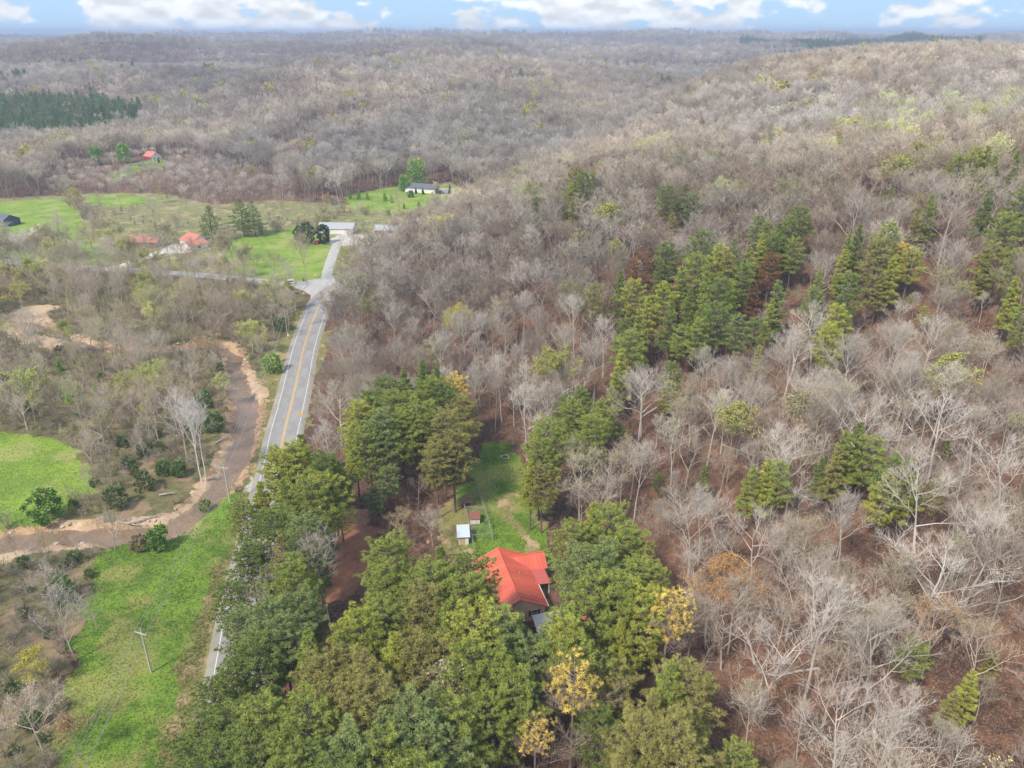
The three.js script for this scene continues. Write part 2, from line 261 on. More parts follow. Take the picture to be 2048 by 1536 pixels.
// ------------------------------------------------------------------ the ground: one sheet from behind the camera to the horizon
{
  const ds = []; for (let d = -60, s = 1.0; d < 11000; d += s) { ds.push(d); s = d < 60 ? 3 : Math.max(0.85, (d - 20) * 0.0095); }
  const NC = 420, P = [], UV = [], I = [[], [], [], []];
  const A = [-125, 40, 250], B = [-420, 20, 600], C = [-1000, -100, 2000];
  const fits = (T, x0, x1, d0, d1) => x0 > T[0] && x1 < T[0] + T[2] && d0 > T[1] && d1 < T[1] + T[2];
  for (const d of ds) for (let i = 0; i <= NC; i++) { const a = i / NC * 2 - 1, x = a * (0.86 * Math.max(d, 0) + 130) - 20 * (1 - Math.min(1, Math.max(d, 0) / 600)); const q = ds.length; P.push(x, ground(x, d), -d); UV.push(x, d); }
  const n = NC + 1, slot = [];
  for (let j = 0; j + 1 < ds.length; j++) for (let i = 0; i < NC; i++) {
    const a = j * n + i, b = a + 1, c = a + n, e = c + 1, xs = [P[a * 3], P[b * 3], P[c * 3], P[e * 3]], lo = Math.min(...xs), hi = Math.max(...xs);
    const s = fits(A, lo, hi, ds[j], ds[j + 1]) ? 0 : fits(B, lo, hi, ds[j], ds[j + 1]) ? 1 : fits(C, lo, hi, ds[j], ds[j + 1]) ? 2 : 3;
    I[s].push(a, b, c, b, e, c);
  }
  const g = new THREE.BufferGeometry();
  g.setAttribute('position', new THREE.BufferAttribute(new Float32Array(P), 3));
  g.setAttribute('uv', new THREE.BufferAttribute(new Float32Array(UV), 2));
  const all = new Uint32Array(I[0].length + I[1].length + I[2].length + I[3].length); let at = 0;
  I.forEach((s, k) => { all.set(s, at); g.addGroup(at, s.length, k); at += s.length; });
  g.setIndex(new THREE.BufferAttribute(all, 1)); g.computeVertexNormals();
  const mapped = (T, px, detail) => { const t = coverTexture(T[0], T[1], T[2], px, detail); t.repeat.set(1 / T[2], 1 / T[2]); t.offset.set(-T[0] / T[2], -T[1] / T[2]); return new THREE.MeshStandardMaterial({ map: t, roughness: 0.95 }); };
  put('ground', g, [mapped(A, 2048, 1), mapped(B, 2048, 0.8), mapped(C, 1024, 0.5), mat([0.15, 0.11, 0.085], 0.95)], scene, 'structure');
}
// creek water: a shallow brown sheet lying in the carved bed
{
  const L = creek, P = [], UV = [], I = [], K = 6;
  for (let i = 0; i < L.length; i++) {
    const a = L[Math.max(0, i - 1)], b = L[Math.min(L.length - 1, i + 1)], l = Math.hypot(b[0] - a[0], b[1] - a[1]), nx = -(b[1] - a[1]) / l, nd = (b[0] - a[0]) / l;
    for (let k = 0; k <= K; k++) { const s = (k / K - 0.5) * 9; P.push(L[i][0] + nx * s, -1.02, -(L[i][1] + nd * s)); UV.push(s, i * 3); }
    if (i) for (let k = 0; k < K; k++) { const o = (i - 1) * (K + 1) + k; I.push(o, o + 1, o + K + 1, o + 1, o + K + 2, o + K + 1); }
  }
  const g = new THREE.BufferGeometry(); g.setAttribute('position', new THREE.BufferAttribute(new Float32Array(P), 3)); g.setAttribute('uv', new THREE.BufferAttribute(new Float32Array(UV), 2)); g.setIndex(I); g.computeVertexNormals();
  const px = 128, data = new Uint8Array(px * px * 4); for (let j = 0; j < px; j++) for (let i = 0; i < px; i++) { const v = 255 * fbm(i / 9, j / 9, 3); data.set([v, v, v, 255], (j * px + i) * 4); }
  const bump = new THREE.DataTexture(data, px, px); bump.wrapS = bump.wrapT = THREE.RepeatWrapping; bump.magFilter = bump.minFilter = THREE.LinearFilter; bump.repeat.set(0.12, 0.12); bump.needsUpdate = true;
  const w = new THREE.MeshPhysicalMaterial({ color: new THREE.Color().setRGB(0.70, 0.60, 0.49), roughness: 0.07, transmission: 0.85, thickness: 0, ior: 1.33, bumpMap: bump, bumpScale: 0.03 });
  put('water', g, w, scene, 'structure');
}
// roads: crowned strips with sloping edges, and their painted lines as sheets just above
const tarTex = (c, dark, seed, spk) => { const px = 512, data = new Uint8Array(px * px * 4), r = rng(seed); for (let j = 0; j < px; j++) for (let i = 0; i < px; i++) { let t = 0.55 * fbm(i / 40, j / 90, 3) + 0.25 * noise(i / 6, j / 6) + spk * r(); t = clamp((t - 0.25) / 0.6); for (let k = 0; k < 3; k++) data[(j * px + i) * 4 + k] = S8[Math.round(4096 * lerp(dark[k], c[k], t))]; data[(j * px + i) * 4 + 3] = 255; } const t = new THREE.DataTexture(data, px, px); t.colorSpace = THREE.SRGBColorSpace; t.wrapS = t.wrapT = THREE.RepeatWrapping; t.magFilter = t.minFilter = THREE.LinearFilter; t.repeat.set(1 / 14, 1 / 14); t.needsUpdate = true; return new THREE.MeshStandardMaterial({ map: t, roughness: 0.9 }); };
function ribbon(line, profile, from = 0, to = 1e9) { // profile: [offset, height] across the line
  const P = [], UV = [], I = []; let n = 0, run = 0; const K = profile.length;
  for (let i = 0; i < line.length; i++) {
    const a = line[Math.max(0, i - 1)], b = line[Math.min(line.length - 1, i + 1)], l = Math.hypot(b[0] - a[0], b[1] - a[1]), nx = (b[1] - a[1]) / l, nd = -(b[0] - a[0]) / l;
    if (i) run += Math.hypot(line[i][0] - line[i - 1][0], line[i][1] - line[i - 1][1]);
    if (run < from || run > to) continue;
    const h0 = ground(line[i][0], line[i][1]);
    for (const [s, h] of profile) { const x = line[i][0] + nx * s, d = line[i][1] + nd * s; P.push(x, Math.max(h0, hills(x, d)) + h, -d); UV.push(s, run); }
    if (n++) for (let k = 0; k < K - 1; k++) { const o = (n - 2) * K + k; I.push(o, o + K, o + 1, o + 1, o + K, o + K + 1); }
  }
  const g = new THREE.BufferGeometry(); g.setAttribute('position', new THREE.BufferAttribute(new Float32Array(P), 3)); g.setAttribute('uv', new THREE.BufferAttribute(new Float32Array(UV), 2)); g.setIndex(I); g.computeVertexNormals(); return g;
}
const asphalt = tarTex([0.34, 0.335, 0.33], [0.22, 0.215, 0.21], 7, 0.3), paleTar = tarTex([0.46, 0.455, 0.44], [0.33, 0.325, 0.315], 8, 0.3), gravelM = tarTex([0.58, 0.56, 0.51], [0.38, 0.36, 0.32], 9, 0.4);
const shoulderM = tarTex([0.34, 0.31, 0.25], [0.20, 0.18, 0.13], 19, 0.5);
const crown = (w, e, h) => [[-w - e, -0.08], [-w, h], [-w * 0.5, h + 0.03], [0, h + 0.05], [w * 0.5, h + 0.03], [w, h], [w + e, -0.08]];
const road = put('road', ribbon(highway, crown(4.0, 1.0, 0.14)), asphalt, scene, 'structure');
const white = mat([0.66, 0.66, 0.64], 0.7), yellow = mat([0.72, 0.42, 0.10], 0.7);
const at = (s, w) => { const h = (o) => 0.14 + 0.05 * (1 - Math.abs(o) / 4.0) + 0.006; return [[s - w, h(s - w)], [s + w, h(s + w)]]; };
put('lane_line', ribbon(highway, at(3.3, 0.07)), white, road); 
{ const J = highway.map((p, i) => i).filter((i) => highway[i][1] > 262 && highway[i][1] < 306), s0 = highway.slice(0, J[0]), s1 = highway.slice(J[J.length - 1]);
  put('lane_line', ribbon(s0, at(-3.3, 0.07)), white, road); put('lane_line', ribbon(s1, at(-3.3, 0.07)), white, road); }
put('centre_line', ribbon(highway, at(-0.17, 0.075)), yellow, road); put('centre_line', ribbon(highway, at(0.17, 0.075)), yellow, road);
put('road_shoulder', ribbon(highway, [[-4.75, 0.0], [-4.35, 0.08], [-3.98, 0.133]]), shoulderM, scene, 'structure');
put('road_shoulder', ribbon(highway, [[3.98, 0.133], [4.35, 0.08], [4.75, 0.0]]), shoulderM, scene, 'structure');
const side = put('side_road', ribbon(sideRoad, crown(2.7, 0.6, 0.10)), paleTar, scene, 'structure');
put('driveway', ribbon(northDrive, crown(1.9, 0.5, 0.09)), paleTar, scene, 'structure');
put('gravel_driveway', ribbon(redDrive, crown(2.8, 0.6, 0.05)), gravelM, scene, 'structure');
put('white_house_driveway', ribbon(whiteDrive, crown(2.6, 0.6, 0.06)), gravelM, scene, 'structure');
function sheet(pts, y) { const s = new THREE.Shape(pts.map(([x, d]) => new THREE.Vector2(x, d))), g = new THREE.ShapeGeometry(s); const p = g.attributes.position; for (let i = 0; i < p.count; i++) { const x = p.getX(i), d = p.getY(i); p.setXYZ(i, x, y + ground(x, d), -d); } const ix = g.index.array; for (let i = 0; i < ix.length; i += 3) { const t = ix[i]; ix[i] = ix[i + 1]; ix[i + 1] = t; } g.setAttribute('uv', new THREE.BufferAttribute(new Float32Array(Array.from({ length: p.count }, (_, i) => [p.getX(i), p.getZ(i)]).flat()), 2)); g.computeVertexNormals(); return g; }
put('junction_apron', sheet(poly([[582, 566], [650, 556], [668, 552], [672, 566], [642, 588], [620, 604], [622, 592], [605, 581], [582, 575]]), 0.168), paleTar, scene, 'structure');
{ const a = flat(603, 577), b = flat(611, 572); put('stop_line', sheet([[a[0] - 0.35, a[1]], [a[0] + 0.35, a[1] + 0.1], [b[0] + 0.35, b[1] + 0.1], [b[0] - 0.35, b[1]]], 0.176), white, side); }
put('gravel_lot', sheet(LOTS[0], 0.06), gravelM, scene, 'structure');
put('gravel_yard', sheet(LOTS[1], 0.11), gravelM, scene, 'structure');
put('asphalt_pad', sheet(LOTS[2], 0.115), asphalt, scene, 'structure');

// ------------------------------------------------------------------ plants: builders of shapes, each a few variants
const BARK = { grey: [0.42, 0.38, 0.35], tan: [0.36, 0.30, 0.25], white: [0.58, 0.55, 0.51], dark: [0.16, 0.13, 0.11] };
// a leafless broadleaf tree: {trunk, crown, tips}; tips are the twig ends, where buds or young leaves go
function bareTree(seed, o) {
  const r = rng(seed), T = new GB(), C = new GB(), tips = [], { H, fork = 0.4, limbs = 9, spread = 0.75, girth = 0.24, tall = 0.75, wob = 0.16, up = 0.10, twig = 0.019, sub = 7, ends = 8 } = o;
  const cT = [1, 1, 1];
  function limb(p, d, len, rad, level) {
    const segs = level === 0 ? 5 : level === 1 ? 4 : level === 2 ? 3 : 2, kids = [];
    let q = p, dir = d, rr = rad;
    for (let i = 0; i < segs; i++) {
      dir = norm([dir[0] + (r() - 0.5) * wob * (level ? 2.6 : 0.9), dir[1] + (r() - 0.5) * wob * (level ? 2 : 0) + up * (level ? 1 : 0), dir[2] + (r() - 0.5) * wob * (level ? 2.6 : 0.9)]);
      const L = len / segs, e = [q[0] + dir[0] * L, q[1] + dir[1] * L, q[2] + dir[2] * L], r1 = Math.max(rad * (1 - 0.82 * (i + 1) / segs), 0.012);
      const k = 1 + (r() - 0.5) * 0.24, col = [cT[0] * k, cT[1] * k, cT[2] * k];
      if (level < 2) T.tube(q, e, rr, r1, level ? 4 : 6, col); else if (level === 2) C.tube(q, e, rr, r1, 3, col); else C.blade(q, dir, L, rr * 1.7, col, r, r1 / rr);
      kids.push([q, e, dir, r1]); q = e; rr = r1;
    }
    if (level === 3) {
      for (let i = 0; i < ends; i++) { const s = kids[Math.floor(r() * kids.length)], t = r(), b = [lerp(s[0][0], s[1][0], t), lerp(s[0][1], s[1][1], t), lerp(s[0][2], s[1][2], t)], dd = norm([s[2][0] + (r() - 0.5) * 1.5, s[2][1] + (r() - 0.4) * 1.3, s[2][2] + (r() - 0.5) * 1.5]), l = len * (0.45 + r() * 0.7); C.blade(b, dd, l, twig, tone([0.95, 0.90, 0.86], r, 0.16), r, 0.35); tips.push([b[0] + dd[0] * l, b[1] + dd[1] * l, b[2] + dd[2] * l, dd, l]); }
      return;
    }
    const count = level === 0 ? limbs : sub + Math.floor(r() * 3) - 1, start = level === 0 ? fork : 0.28; let az = r() * 6.28;
    for (let i = 0; i < count; i++) {
      const t = start + (0.98 - start) * (i + r() * 0.6) / count, f = Math.min(t * segs, segs - 0.001), s = kids[Math.floor(f)], u = f - Math.floor(f), b = [lerp(s[0][0], s[1][0], u), lerp(s[0][1], s[1][1], u), lerp(s[0][2], s[1][2], u)];
      az += 2.4 + (r() - 0.5) * 0.9;
      const out = level === 0 ? spread * (1.15 - 0.6 * (t - start) / (1 - start)) : 0.75 + r() * 0.3, dd = level === 0 ? norm([Math.cos(az) * out, 0.75, Math.sin(az) * out]) : norm([s[2][0] + Math.cos(az) * out, s[2][1] + (r() - 0.35) * 0.8, s[2][2] + Math.sin(az) * out]);
      const L = level === 0 ? H * (1 - t * tall) * (0.62 + r() * 0.28) : len * (0.36 + r() * 0.26) * (1.1 - 0.45 * t);
      limb(b, dd, L, level === 0 ? rad * 0.47 * (1.1 - 0.5 * t) : Math.max(rad * 0.45, 0.018), level + 1);
    }
  }
  limb([0, -0.4, 0], norm([(r() - 0.5) * 0.12, 1, (r() - 0.5) * 0.12]), H * (o.lead ?? 0.8), girth, 0);
  return { trunk: T.geo(), crown: C.geo(), tips, T, C };
}
function leaves(tips, seed, n, size, col, share = 1, spreadBy = 0.25) { const r = rng(seed), g = new GB(); for (const t of tips) { if (r() > share) continue; for (let i = 0; i < n; i++) { const d = norm([r() - 0.5, r() - 0.35, r() - 0.5]), k = -r() * t[4] * 0.8, o = spreadBy * 2; g.leaf([t[0] + t[3][0] * k + (r() - 0.5) * o, t[1] + t[3][1] * k + (r() - 0.5) * o, t[2] + t[3][2] * k + (r() - 0.5) * o], d, size * (0.7 + r() * 0.6), size * 0.8, tone(col, r, 0.25), r); } } return g.geo(); }
// a pine: trunk with whorled branches carrying puffs of needles
function pine(seed, o) {
  const r = rng(seed), T = new GB(), C = new GB(), { H = 20, R = 4.4, base = 0.42, puffs = 330, per = 16, size = 0.5, wide = 0.07, cone = 0 } = o, lean = [(r() - 0.5) * 0.8, (r() - 0.5) * 0.8];
  const ax = (y) => [lean[0] * (y / H) ** 2, y, lean[1] * (y / H) ** 2], bark = [1, 1, 1];
  for (let i = 0; i < 6; i++) T.tube(ax(H * i / 6 - (i ? 0 : 0.4)), ax(H * (i + 1) / 6), lerp(0.27, 0.05, i / 6), lerp(0.27, 0.05, (i + 1) / 6), 6, tone(bark, r, 0.2));
  const prof = (t) => cone ? (1.02 - t) * (0.55 + 0.45 * Math.min(1, t * 6)) : Math.sqrt(Math.max(0, 1 - ((t - 0.32) / 0.70) ** 2)) * (t < 0.32 ? 0.62 + 1.15 * t : 1);
  const nb = Math.round(o.branches ?? 46); let az = r() * 6;
  const ends = [];
  for (let i = 0; i < nb; i++) {
    const t = (i + r()) / nb, y = H * (base + (0.985 - base) * t); az += 2.399 + (r() - 0.5) * 0.6;
    const L = R * prof(t) * (0.55 + r() * 0.72) + 0.35, rise = lerp(0.02, 0.9, t * t) + (r() - 0.5) * 0.3, d = norm([Math.cos(az), rise, Math.sin(az)]), b = ax(y), e = [b[0] + d[0] * L, b[1] + d[1] * L + L * 0.05, b[2] + d[2] * L];
    T.tube(b, e, 0.05 + 0.012 * L, 0.02, 3, tone(bark, r, 0.2)); ends.push([b, e, L, d]);
  }
  const tot = ends.reduce((s, e) => s + Math.max(0.7, e[2]) ** 1.25, 0);
  for (const [b, e, L, d] of ends) {
    const n = Math.max(2, Math.round(puffs * Math.max(0.7, L) ** 1.25 / tot));
    for (let i = 0; i < n; i++) {
      const t = 1 - (i + r() * 0.6) / n * 0.66, k = (1 - t) * L * 0.62 + 0.12, sd = (i % 2 ? 1 : -1) * (0.35 + r() * 0.65) * k, px = -d[2], pz = d[0], p = [lerp(b[0], e[0], t) + px * sd, lerp(b[1], e[1], t) + (r() - 0.3) * 0.5 * k + 0.1, lerp(b[2], e[2], t) + pz * sd];
      const col = tone([1, 1, 1], r, 0.26), od = norm([d[0] * 0.5, 0.6, d[2] * 0.5]), s = size * (0.75 + r() * 0.5);
      for (let j = 0; j < per; j++) { const q = norm([od[0] * 0.8 + (r() - 0.5) * 2, od[1] * 0.8 + (r() - 0.5) * 2, od[2] * 0.8 + (r() - 0.5) * 2]); C.blade([p[0] + q[0] * 0.03, p[1] + q[1] * 0.03, p[2] + q[2] * 0.03], q, s * (0.75 + r() * 0.4), s * wide * 2, [col[0] * (0.9 + r() * 0.2), col[1] * (0.9 + r() * 0.2), col[2]], r); }
    }
  }
  return { trunk: T.geo(), crown: C.geo(), T, C };
}
// a leafy bush or small conifer: leaf clumps through a lumpy volume
function bush(seed, o) {
  const r = rng(seed), T = new GB(), C = new GB(), { h = 2.6, w = 2.2, clumps = 90, per = 14, size = 0.26, cone = 0 } = o;
  for (let i = 0; i < 5; i++) { const a = r() * 6.28; T.tube([0, -0.2, 0], [Math.cos(a) * w * 0.25 * (cone ? 0.2 : 1), h * 0.7, Math.sin(a) * w * 0.25 * (cone ? 0.2 : 1)], 0.05, 0.015, 3, [1, 1, 1]); }
  for (let i = 0; i < clumps; i++) {
    const a = r() * 6.28, t = cone ? 1 - Math.sqrt(r()) : r(), y = h * (0.06 + 0.92 * t), rad = (cone ? (1 - t) * (0.75 + 0.25 * Math.sin(a * 3 + t * 9)) : Math.sqrt(Math.max(0, 1 - (1.7 * t - 0.75) ** 2)) * (0.72 + 0.28 * Math.sin(a * 3 + seed) * Math.cos(t * 5 + a))) * w / 2 * (0.55 + 0.45 * Math.sqrt(r()));
    const p = [Math.cos(a) * rad, y, Math.sin(a) * rad], col = tone([1, 1, 1], r, 0.28), cs = size * 1.25;
    for (let j = 0; j < per; j++) { const q = norm([Math.cos(a) * 0.7 + (r() - 0.5) * 1.6, 0.5 + (r() - 0.5) * 1.4, Math.sin(a) * 0.7 + (r() - 0.5) * 1.6]); C.leaf([p[0] + (r() - 0.5) * cs, p[1] + (r() - 0.5) * cs, p[2] + (r() - 0.5) * cs], q, size * (0.7 + r() * 0.7), size * 0.62, col, r); }
  }
  return { trunk: T.geo(), crown: C.geo(), T, C };
}
// many-stemmed bare shrub
function thicketShrub(seed, o) {
  const r = rng(seed), T = new GB(), C = new GB(), tips = [], { h = 3.2, w = 2.6, stems = 9, tw = 7 } = o;
  for (let i = 0; i < stems; i++) {
    const a = r() * 6.28, o2 = Math.sqrt(r()) * w * 0.5; let p = [Math.cos(a) * o2 * 0.25, -0.15, Math.sin(a) * o2 * 0.25]; const e = [Math.cos(a) * o2, h * (0.7 + r() * 0.35) * (1 - 0.25 * o2 / w), Math.sin(a) * o2]; const m = [lerp(p[0], e[0], 0.35), e[1] * 0.55, lerp(p[2], e[2], 0.35)];
    T.tube(p, m, 0.045, 0.03, 3, tone([1, 1, 1], r, 0.15)); T.tube(m, e, 0.03, 0.012, 3, tone([1, 1, 1], r, 0.15));
    for (let j = 0; j < tw; j++) { const t = r(), b = t < 0.5 ? [lerp(p[0], m[0], 0.5 + t), lerp(p[1], m[1], 0.5 + t), lerp(p[2], m[2], 0.5 + t)] : [lerp(m[0], e[0], 2 * t - 1), lerp(m[1], e[1], 2 * t - 1), lerp(m[2], e[2], 2 * t - 1)], d = norm([Math.cos(a) * 0.4 + (r() - 0.5) * 1.7, 0.7 + (r() - 0.5) * 0.8, Math.sin(a) * 0.4 + (r() - 0.5) * 1.7]), l = h * (0.16 + 0.2 * r()); C.blade(b, d, l, 0.04, tone([1, 1, 1], r, 0.2), r, 0.3); tips.push([b[0] + d[0] * l, b[1] + d[1] * l, b[2] + d[2] * l, d, l]);
      for (let q = 0; q < 4; q++) { const f = 0.3 + r() * 0.6, d2 = norm([d[0] + (r() - 0.5) * 1.5, d[1] + (r() - 0.4), d[2] + (r() - 0.5) * 1.5]); C.blade([b[0] + d[0] * l * f, b[1] + d[1] * l * f, b[2] + d[2] * l * f], d2, l * 0.55, 0.03, tone([1, 1, 1], r, 0.2), r, 0.3); } }
  }
  return { trunk: T.geo(), crown: C.geo(), tips, T, C };
}
// both parts of a shape as one geometry, for the woods that are drawn as one mass
function joined(shape, trunkTint, extra, extraTint) {
  const g = new GB();
  for (const [src, k] of [[shape.T, trunkTint], [shape.C, [1, 1, 1]], ...(extra ? [[extra, extraTint]] : [])]) { const o = g.p.length / 3; for (const x of src.p) g.p.push(x); for (let i = 0; i < src.c.length; i += 3) g.c.push(src.c[i] * k[0], src.c[i + 1] * k[1], src.c[i + 2] * k[2]); for (const i of src.i) g.i.push(i + o); }
  return g.geo();
}

// shapes
const OAKS = [[1, { H: 19, spread: 0.95 }], [2, { H: 21, spread: 0.8, fork: 0.45 }], [3, { H: 18, spread: 1.15, limbs: 8, fork: 0.36 }], [4, { H: 22, spread: 0.62, fork: 0.5, limbs: 10 }], [5, { H: 20, spread: 1.0, wob: 0.24, limbs: 8 }], [6, { H: 17, spread: 0.9, fork: 0.33 }], [7, { H: 21, spread: 0.72, wob: 0.22 }], [8, { H: 19, spread: 1.25, limbs: 7, wob: 0.26, sub: 7 }]].map(([s, o]) => ({ H: o.H, ...bareTree(s * 131, o) }));
const SLIM = [[11, { H: 19, spread: 0.36, fork: 0.42, limbs: 11, girth: 0.16, tall: 0.86, lead: 0.93, sub: 6, ends: 8 }], [12, { H: 17, spread: 0.42, fork: 0.5, limbs: 9, girth: 0.14, tall: 0.84, lead: 0.92, sub: 6, ends: 8 }], [13, { H: 21, spread: 0.34, fork: 0.55, limbs: 9, girth: 0.17, tall: 0.86, lead: 0.92, sub: 6, ends: 8 }], [14, { H: 15, spread: 0.5, fork: 0.3, limbs: 10, girth: 0.12, tall: 0.82, lead: 0.9, sub: 6, ends: 8 }]].map(([s, o]) => ({ H: o.H, ...bareTree(s * 131, o) }));
const PINES = [[21, {}], [22, { R: 4.9, base: 0.38 }], [23, { R: 4.0, H: 21, base: 0.46 }], [24, { R: 5.2, base: 0.45 }], [25, { R: 3.7, base: 0.34, cone: 0.4 }]].map(([s, o]) => ({ H: o.H ?? 20, ...pine(s * 77, { puffs: 760, per: 46, branches: 70, size: 0.46, ...o }) }));
const SLIMPINES = [[31, { R: 3.0, base: 0.3, H: 18, cone: 1, branches: 40 }], [32, { R: 3.3, base: 0.36, H: 18 }], [33, { R: 2.8, base: 0.25, H: 17, cone: 1, branches: 44 }], [34, { R: 3.6, base: 0.42, H: 18 }]].map(([s, o]) => ({ H: o.H, ...pine(s * 77, { puffs: 420, per: 36, size: 0.5, ...o }) }));
const LOWPINE = { H: 17, ...pine(950 * 77, { H: 17, R: 6.2, base: 0.12, cone: 1, puffs: 420, per: 30, size: 0.6, branches: 60 }) };
const SPARSE = [pine(901, { H: 18, R: 3.2, base: 0.70, puffs: 150, per: 40, branches: 40, size: 0.46 })].map((s) => ({ H: 18, ...s }));
const SHRUBS = [41, 42, 43, 44].map((s) => thicketShrub(s, { h: 2.6 + (s % 3) * 0.6, w: 2.6 + (s % 2) }));
const BUSHES = [51, 52, 53].map((s) => bush(s, { w: 2.4 + (s % 2) * 0.5 }));
const CEDARS = [61, 62].map((s) => bush(s, { h: 5, w: 2.3, cone: 1, clumps: 150, per: 14, size: 0.26 }));
const LEAFY = [[71, 7, 6], [72, 9, 8]].map(([s, h, w]) => bush(s, { h, w, clumps: 260, per: 16, size: 0.42 }));

// ------------------------------------------------------------------ buildings
const solids = []; // [x, d, radius] where no plant may stand
const V = (x, y, z) => new THREE.Vector3(x, y, z);
const metal = (c, rough = 0.45) => new THREE.MeshPhysicalMaterial({ color: new THREE.Color().setRGB(...c), roughness: rough, metalness: 0.05, side: THREE.DoubleSide });
const M = {
  red: metal([0.62, 0.125, 0.075], 0.42), red2: metal([0.56, 0.115, 0.075], 0.48), red3: metal([0.65, 0.145, 0.09], 0.4), pinkRed: metal([0.50, 0.125, 0.10], 0.5), farRed: metal([0.52, 0.19, 0.145], 0.6), blueWhite: metal([0.55, 0.62, 0.68], 0.4), white: mat([0.75, 0.75, 0.74], 0.6), cream: mat([0.66, 0.56, 0.42], 0.8),
  rust: mat([0.24, 0.10, 0.075], 0.85), brownRoof: mat([0.22, 0.13, 0.10], 0.9), navy: mat([0.055, 0.085, 0.13], 0.7), slate: mat([0.12, 0.13, 0.16], 0.85), greyRoof: mat([0.36, 0.38, 0.42], 0.7), brick: mat([0.30, 0.15, 0.10], 0.9),
  dark: mat([0.03, 0.03, 0.035], 0.6), glass: mat([0.05, 0.06, 0.07], 0.08), wood: mat([0.22, 0.17, 0.13], 0.9), paleWood: mat([0.50, 0.46, 0.41], 0.85), greyWood: mat([0.38, 0.36, 0.34], 0.9), steel: metal([0.45, 0.47, 0.46], 0.5), wire: metal([0.30, 0.34, 0.31], 0.6), redWood: mat([0.28, 0.05, 0.05], 0.8), tan: mat([0.52, 0.42, 0.28], 0.85),
  yellow: mat([0.78, 0.46, 0.02], 0.5), rubber: mat([0.02, 0.02, 0.02], 0.9), shutter: mat([0.05, 0.03, 0.03], 0.7), stone: mat([0.32, 0.30, 0.27], 0.95), ash: mat([0.10, 0.09, 0.085], 1), bare: mat([0.62, 0.60, 0.57], 0.8),
};
const boxGeo = (cx, cy, cz, w, h, l, turn) => new GB().box(cx, cy, cz, w, h, l, null, turn).geo();
// a roof slope of separate panels between an eave (a to b) and a ridge (d to c)
function slope(parent, a, b, c, d, n, m, name = 'roof_panel', rib = 0.05) {
  const nrm = V().crossVectors(V().subVectors(b, a), V().subVectors(d, a)).normalize(); if (nrm.y < 0) nrm.negate();
  for (let i = 0; i < n; i++) {
    const e0 = V().lerpVectors(a, b, i / n), e1 = V().lerpVectors(a, b, (i + 0.985) / n), r0 = V().lerpVectors(d, c, i / n), r1 = V().lerpVectors(d, c, (i + 0.985) / n), g = new GB(), q = [];
    for (const p of [e0, e1, r1, r0]) q.push(g.v(p.x, p.y, p.z)); for (const p of [e0, e1, r1, r0]) q.push(g.v(p.x + nrm.x * 0.05, p.y + nrm.y * 0.05, p.z + nrm.z * 0.05));
    for (const f of [[3, 2, 1, 0], [4, 5, 6, 7], [0, 1, 5, 4], [1, 2, 6, 5], [2, 3, 7, 6], [3, 0, 4, 7]]) g.quad(...f.map((k) => q[k]));
    if (rib) { const k = nrm.clone().multiplyScalar(0.06), s = e0.clone().add(k), t = r0.clone().add(k); g.tube([s.x, s.y, s.z], [t.x, t.y, t.z], rib / 2, rib / 2, 4); }
    put(name, g.geo(), m === M.red ? [M.red, M.red2, M.red, M.red3][(i * 7 + n) % 4] : m, parent);
  }
}
// a gabled block: walls closed up to the gables, two slopes of panels, a ridge cap. The ridge runs along local z, or x when across
function block(parent, { x = 0, z = 0, w, l, wall, rise, over = 0.4, walls, roof, roof2, panels = 8, across = false, from = -1, rib = 0.05, cap = true }) {
  const P = (s, y, t) => across ? V(x + t, y, z + s) : V(x + s, y, z + t), g = new GB(), q = [];
  for (const t of [from === -1 ? -l / 2 : from, l / 2]) for (const [s, y] of [[-w / 2, -0.4], [w / 2, -0.4], [w / 2, wall], [0, wall + rise - 0.04], [-w / 2, wall]]) { const p = P(s, y, t); q.push(g.v(p.x, p.y, p.z)); }
  for (const k of [0, 5]) { g.tri(q[k], q[k + 1], q[k + 2]); g.tri(q[k], q[k + 2], q[k + 4]); g.tri(q[k + 2], q[k + 3], q[k + 4]); }
  for (let k = 0; k < 5; k++) g.quad(q[k], q[(k + 1) % 5], q[5 + (k + 1) % 5], q[5 + k]);
  put('wall', g.geo(), walls, parent);
  const pitch = rise / (w / 2), a0 = (from === -1 ? -l / 2 : from) - (from === -1 ? over : 0), a1 = l / 2 + over, lo = wall - over * pitch + 0.02, hi = wall + rise + 0.02;
  const rf = put('roof', (() => { const k = P(0, hi + 0.05, a0), e = P(0, hi + 0.05, a1); return new GB().tube([k.x, k.y, k.z], [e.x, e.y, e.z], cap ? 0.13 : 0.05, cap ? 0.13 : 0.05, 6).geo(); })(), roof, parent);
  slope(rf, P(-w / 2 - over, lo, a0), P(-w / 2 - over, lo, a1), P(0, hi, a1), P(0, hi, a0), panels, roof, 'roof_panel', rib);
  slope(rf, P(w / 2 + over, lo, a0), P(w / 2 + over, lo, a1), P(0, hi, a1), P(0, hi, a0), panels, roof2 ?? roof, 'roof_panel', rib);
  return rf;
}
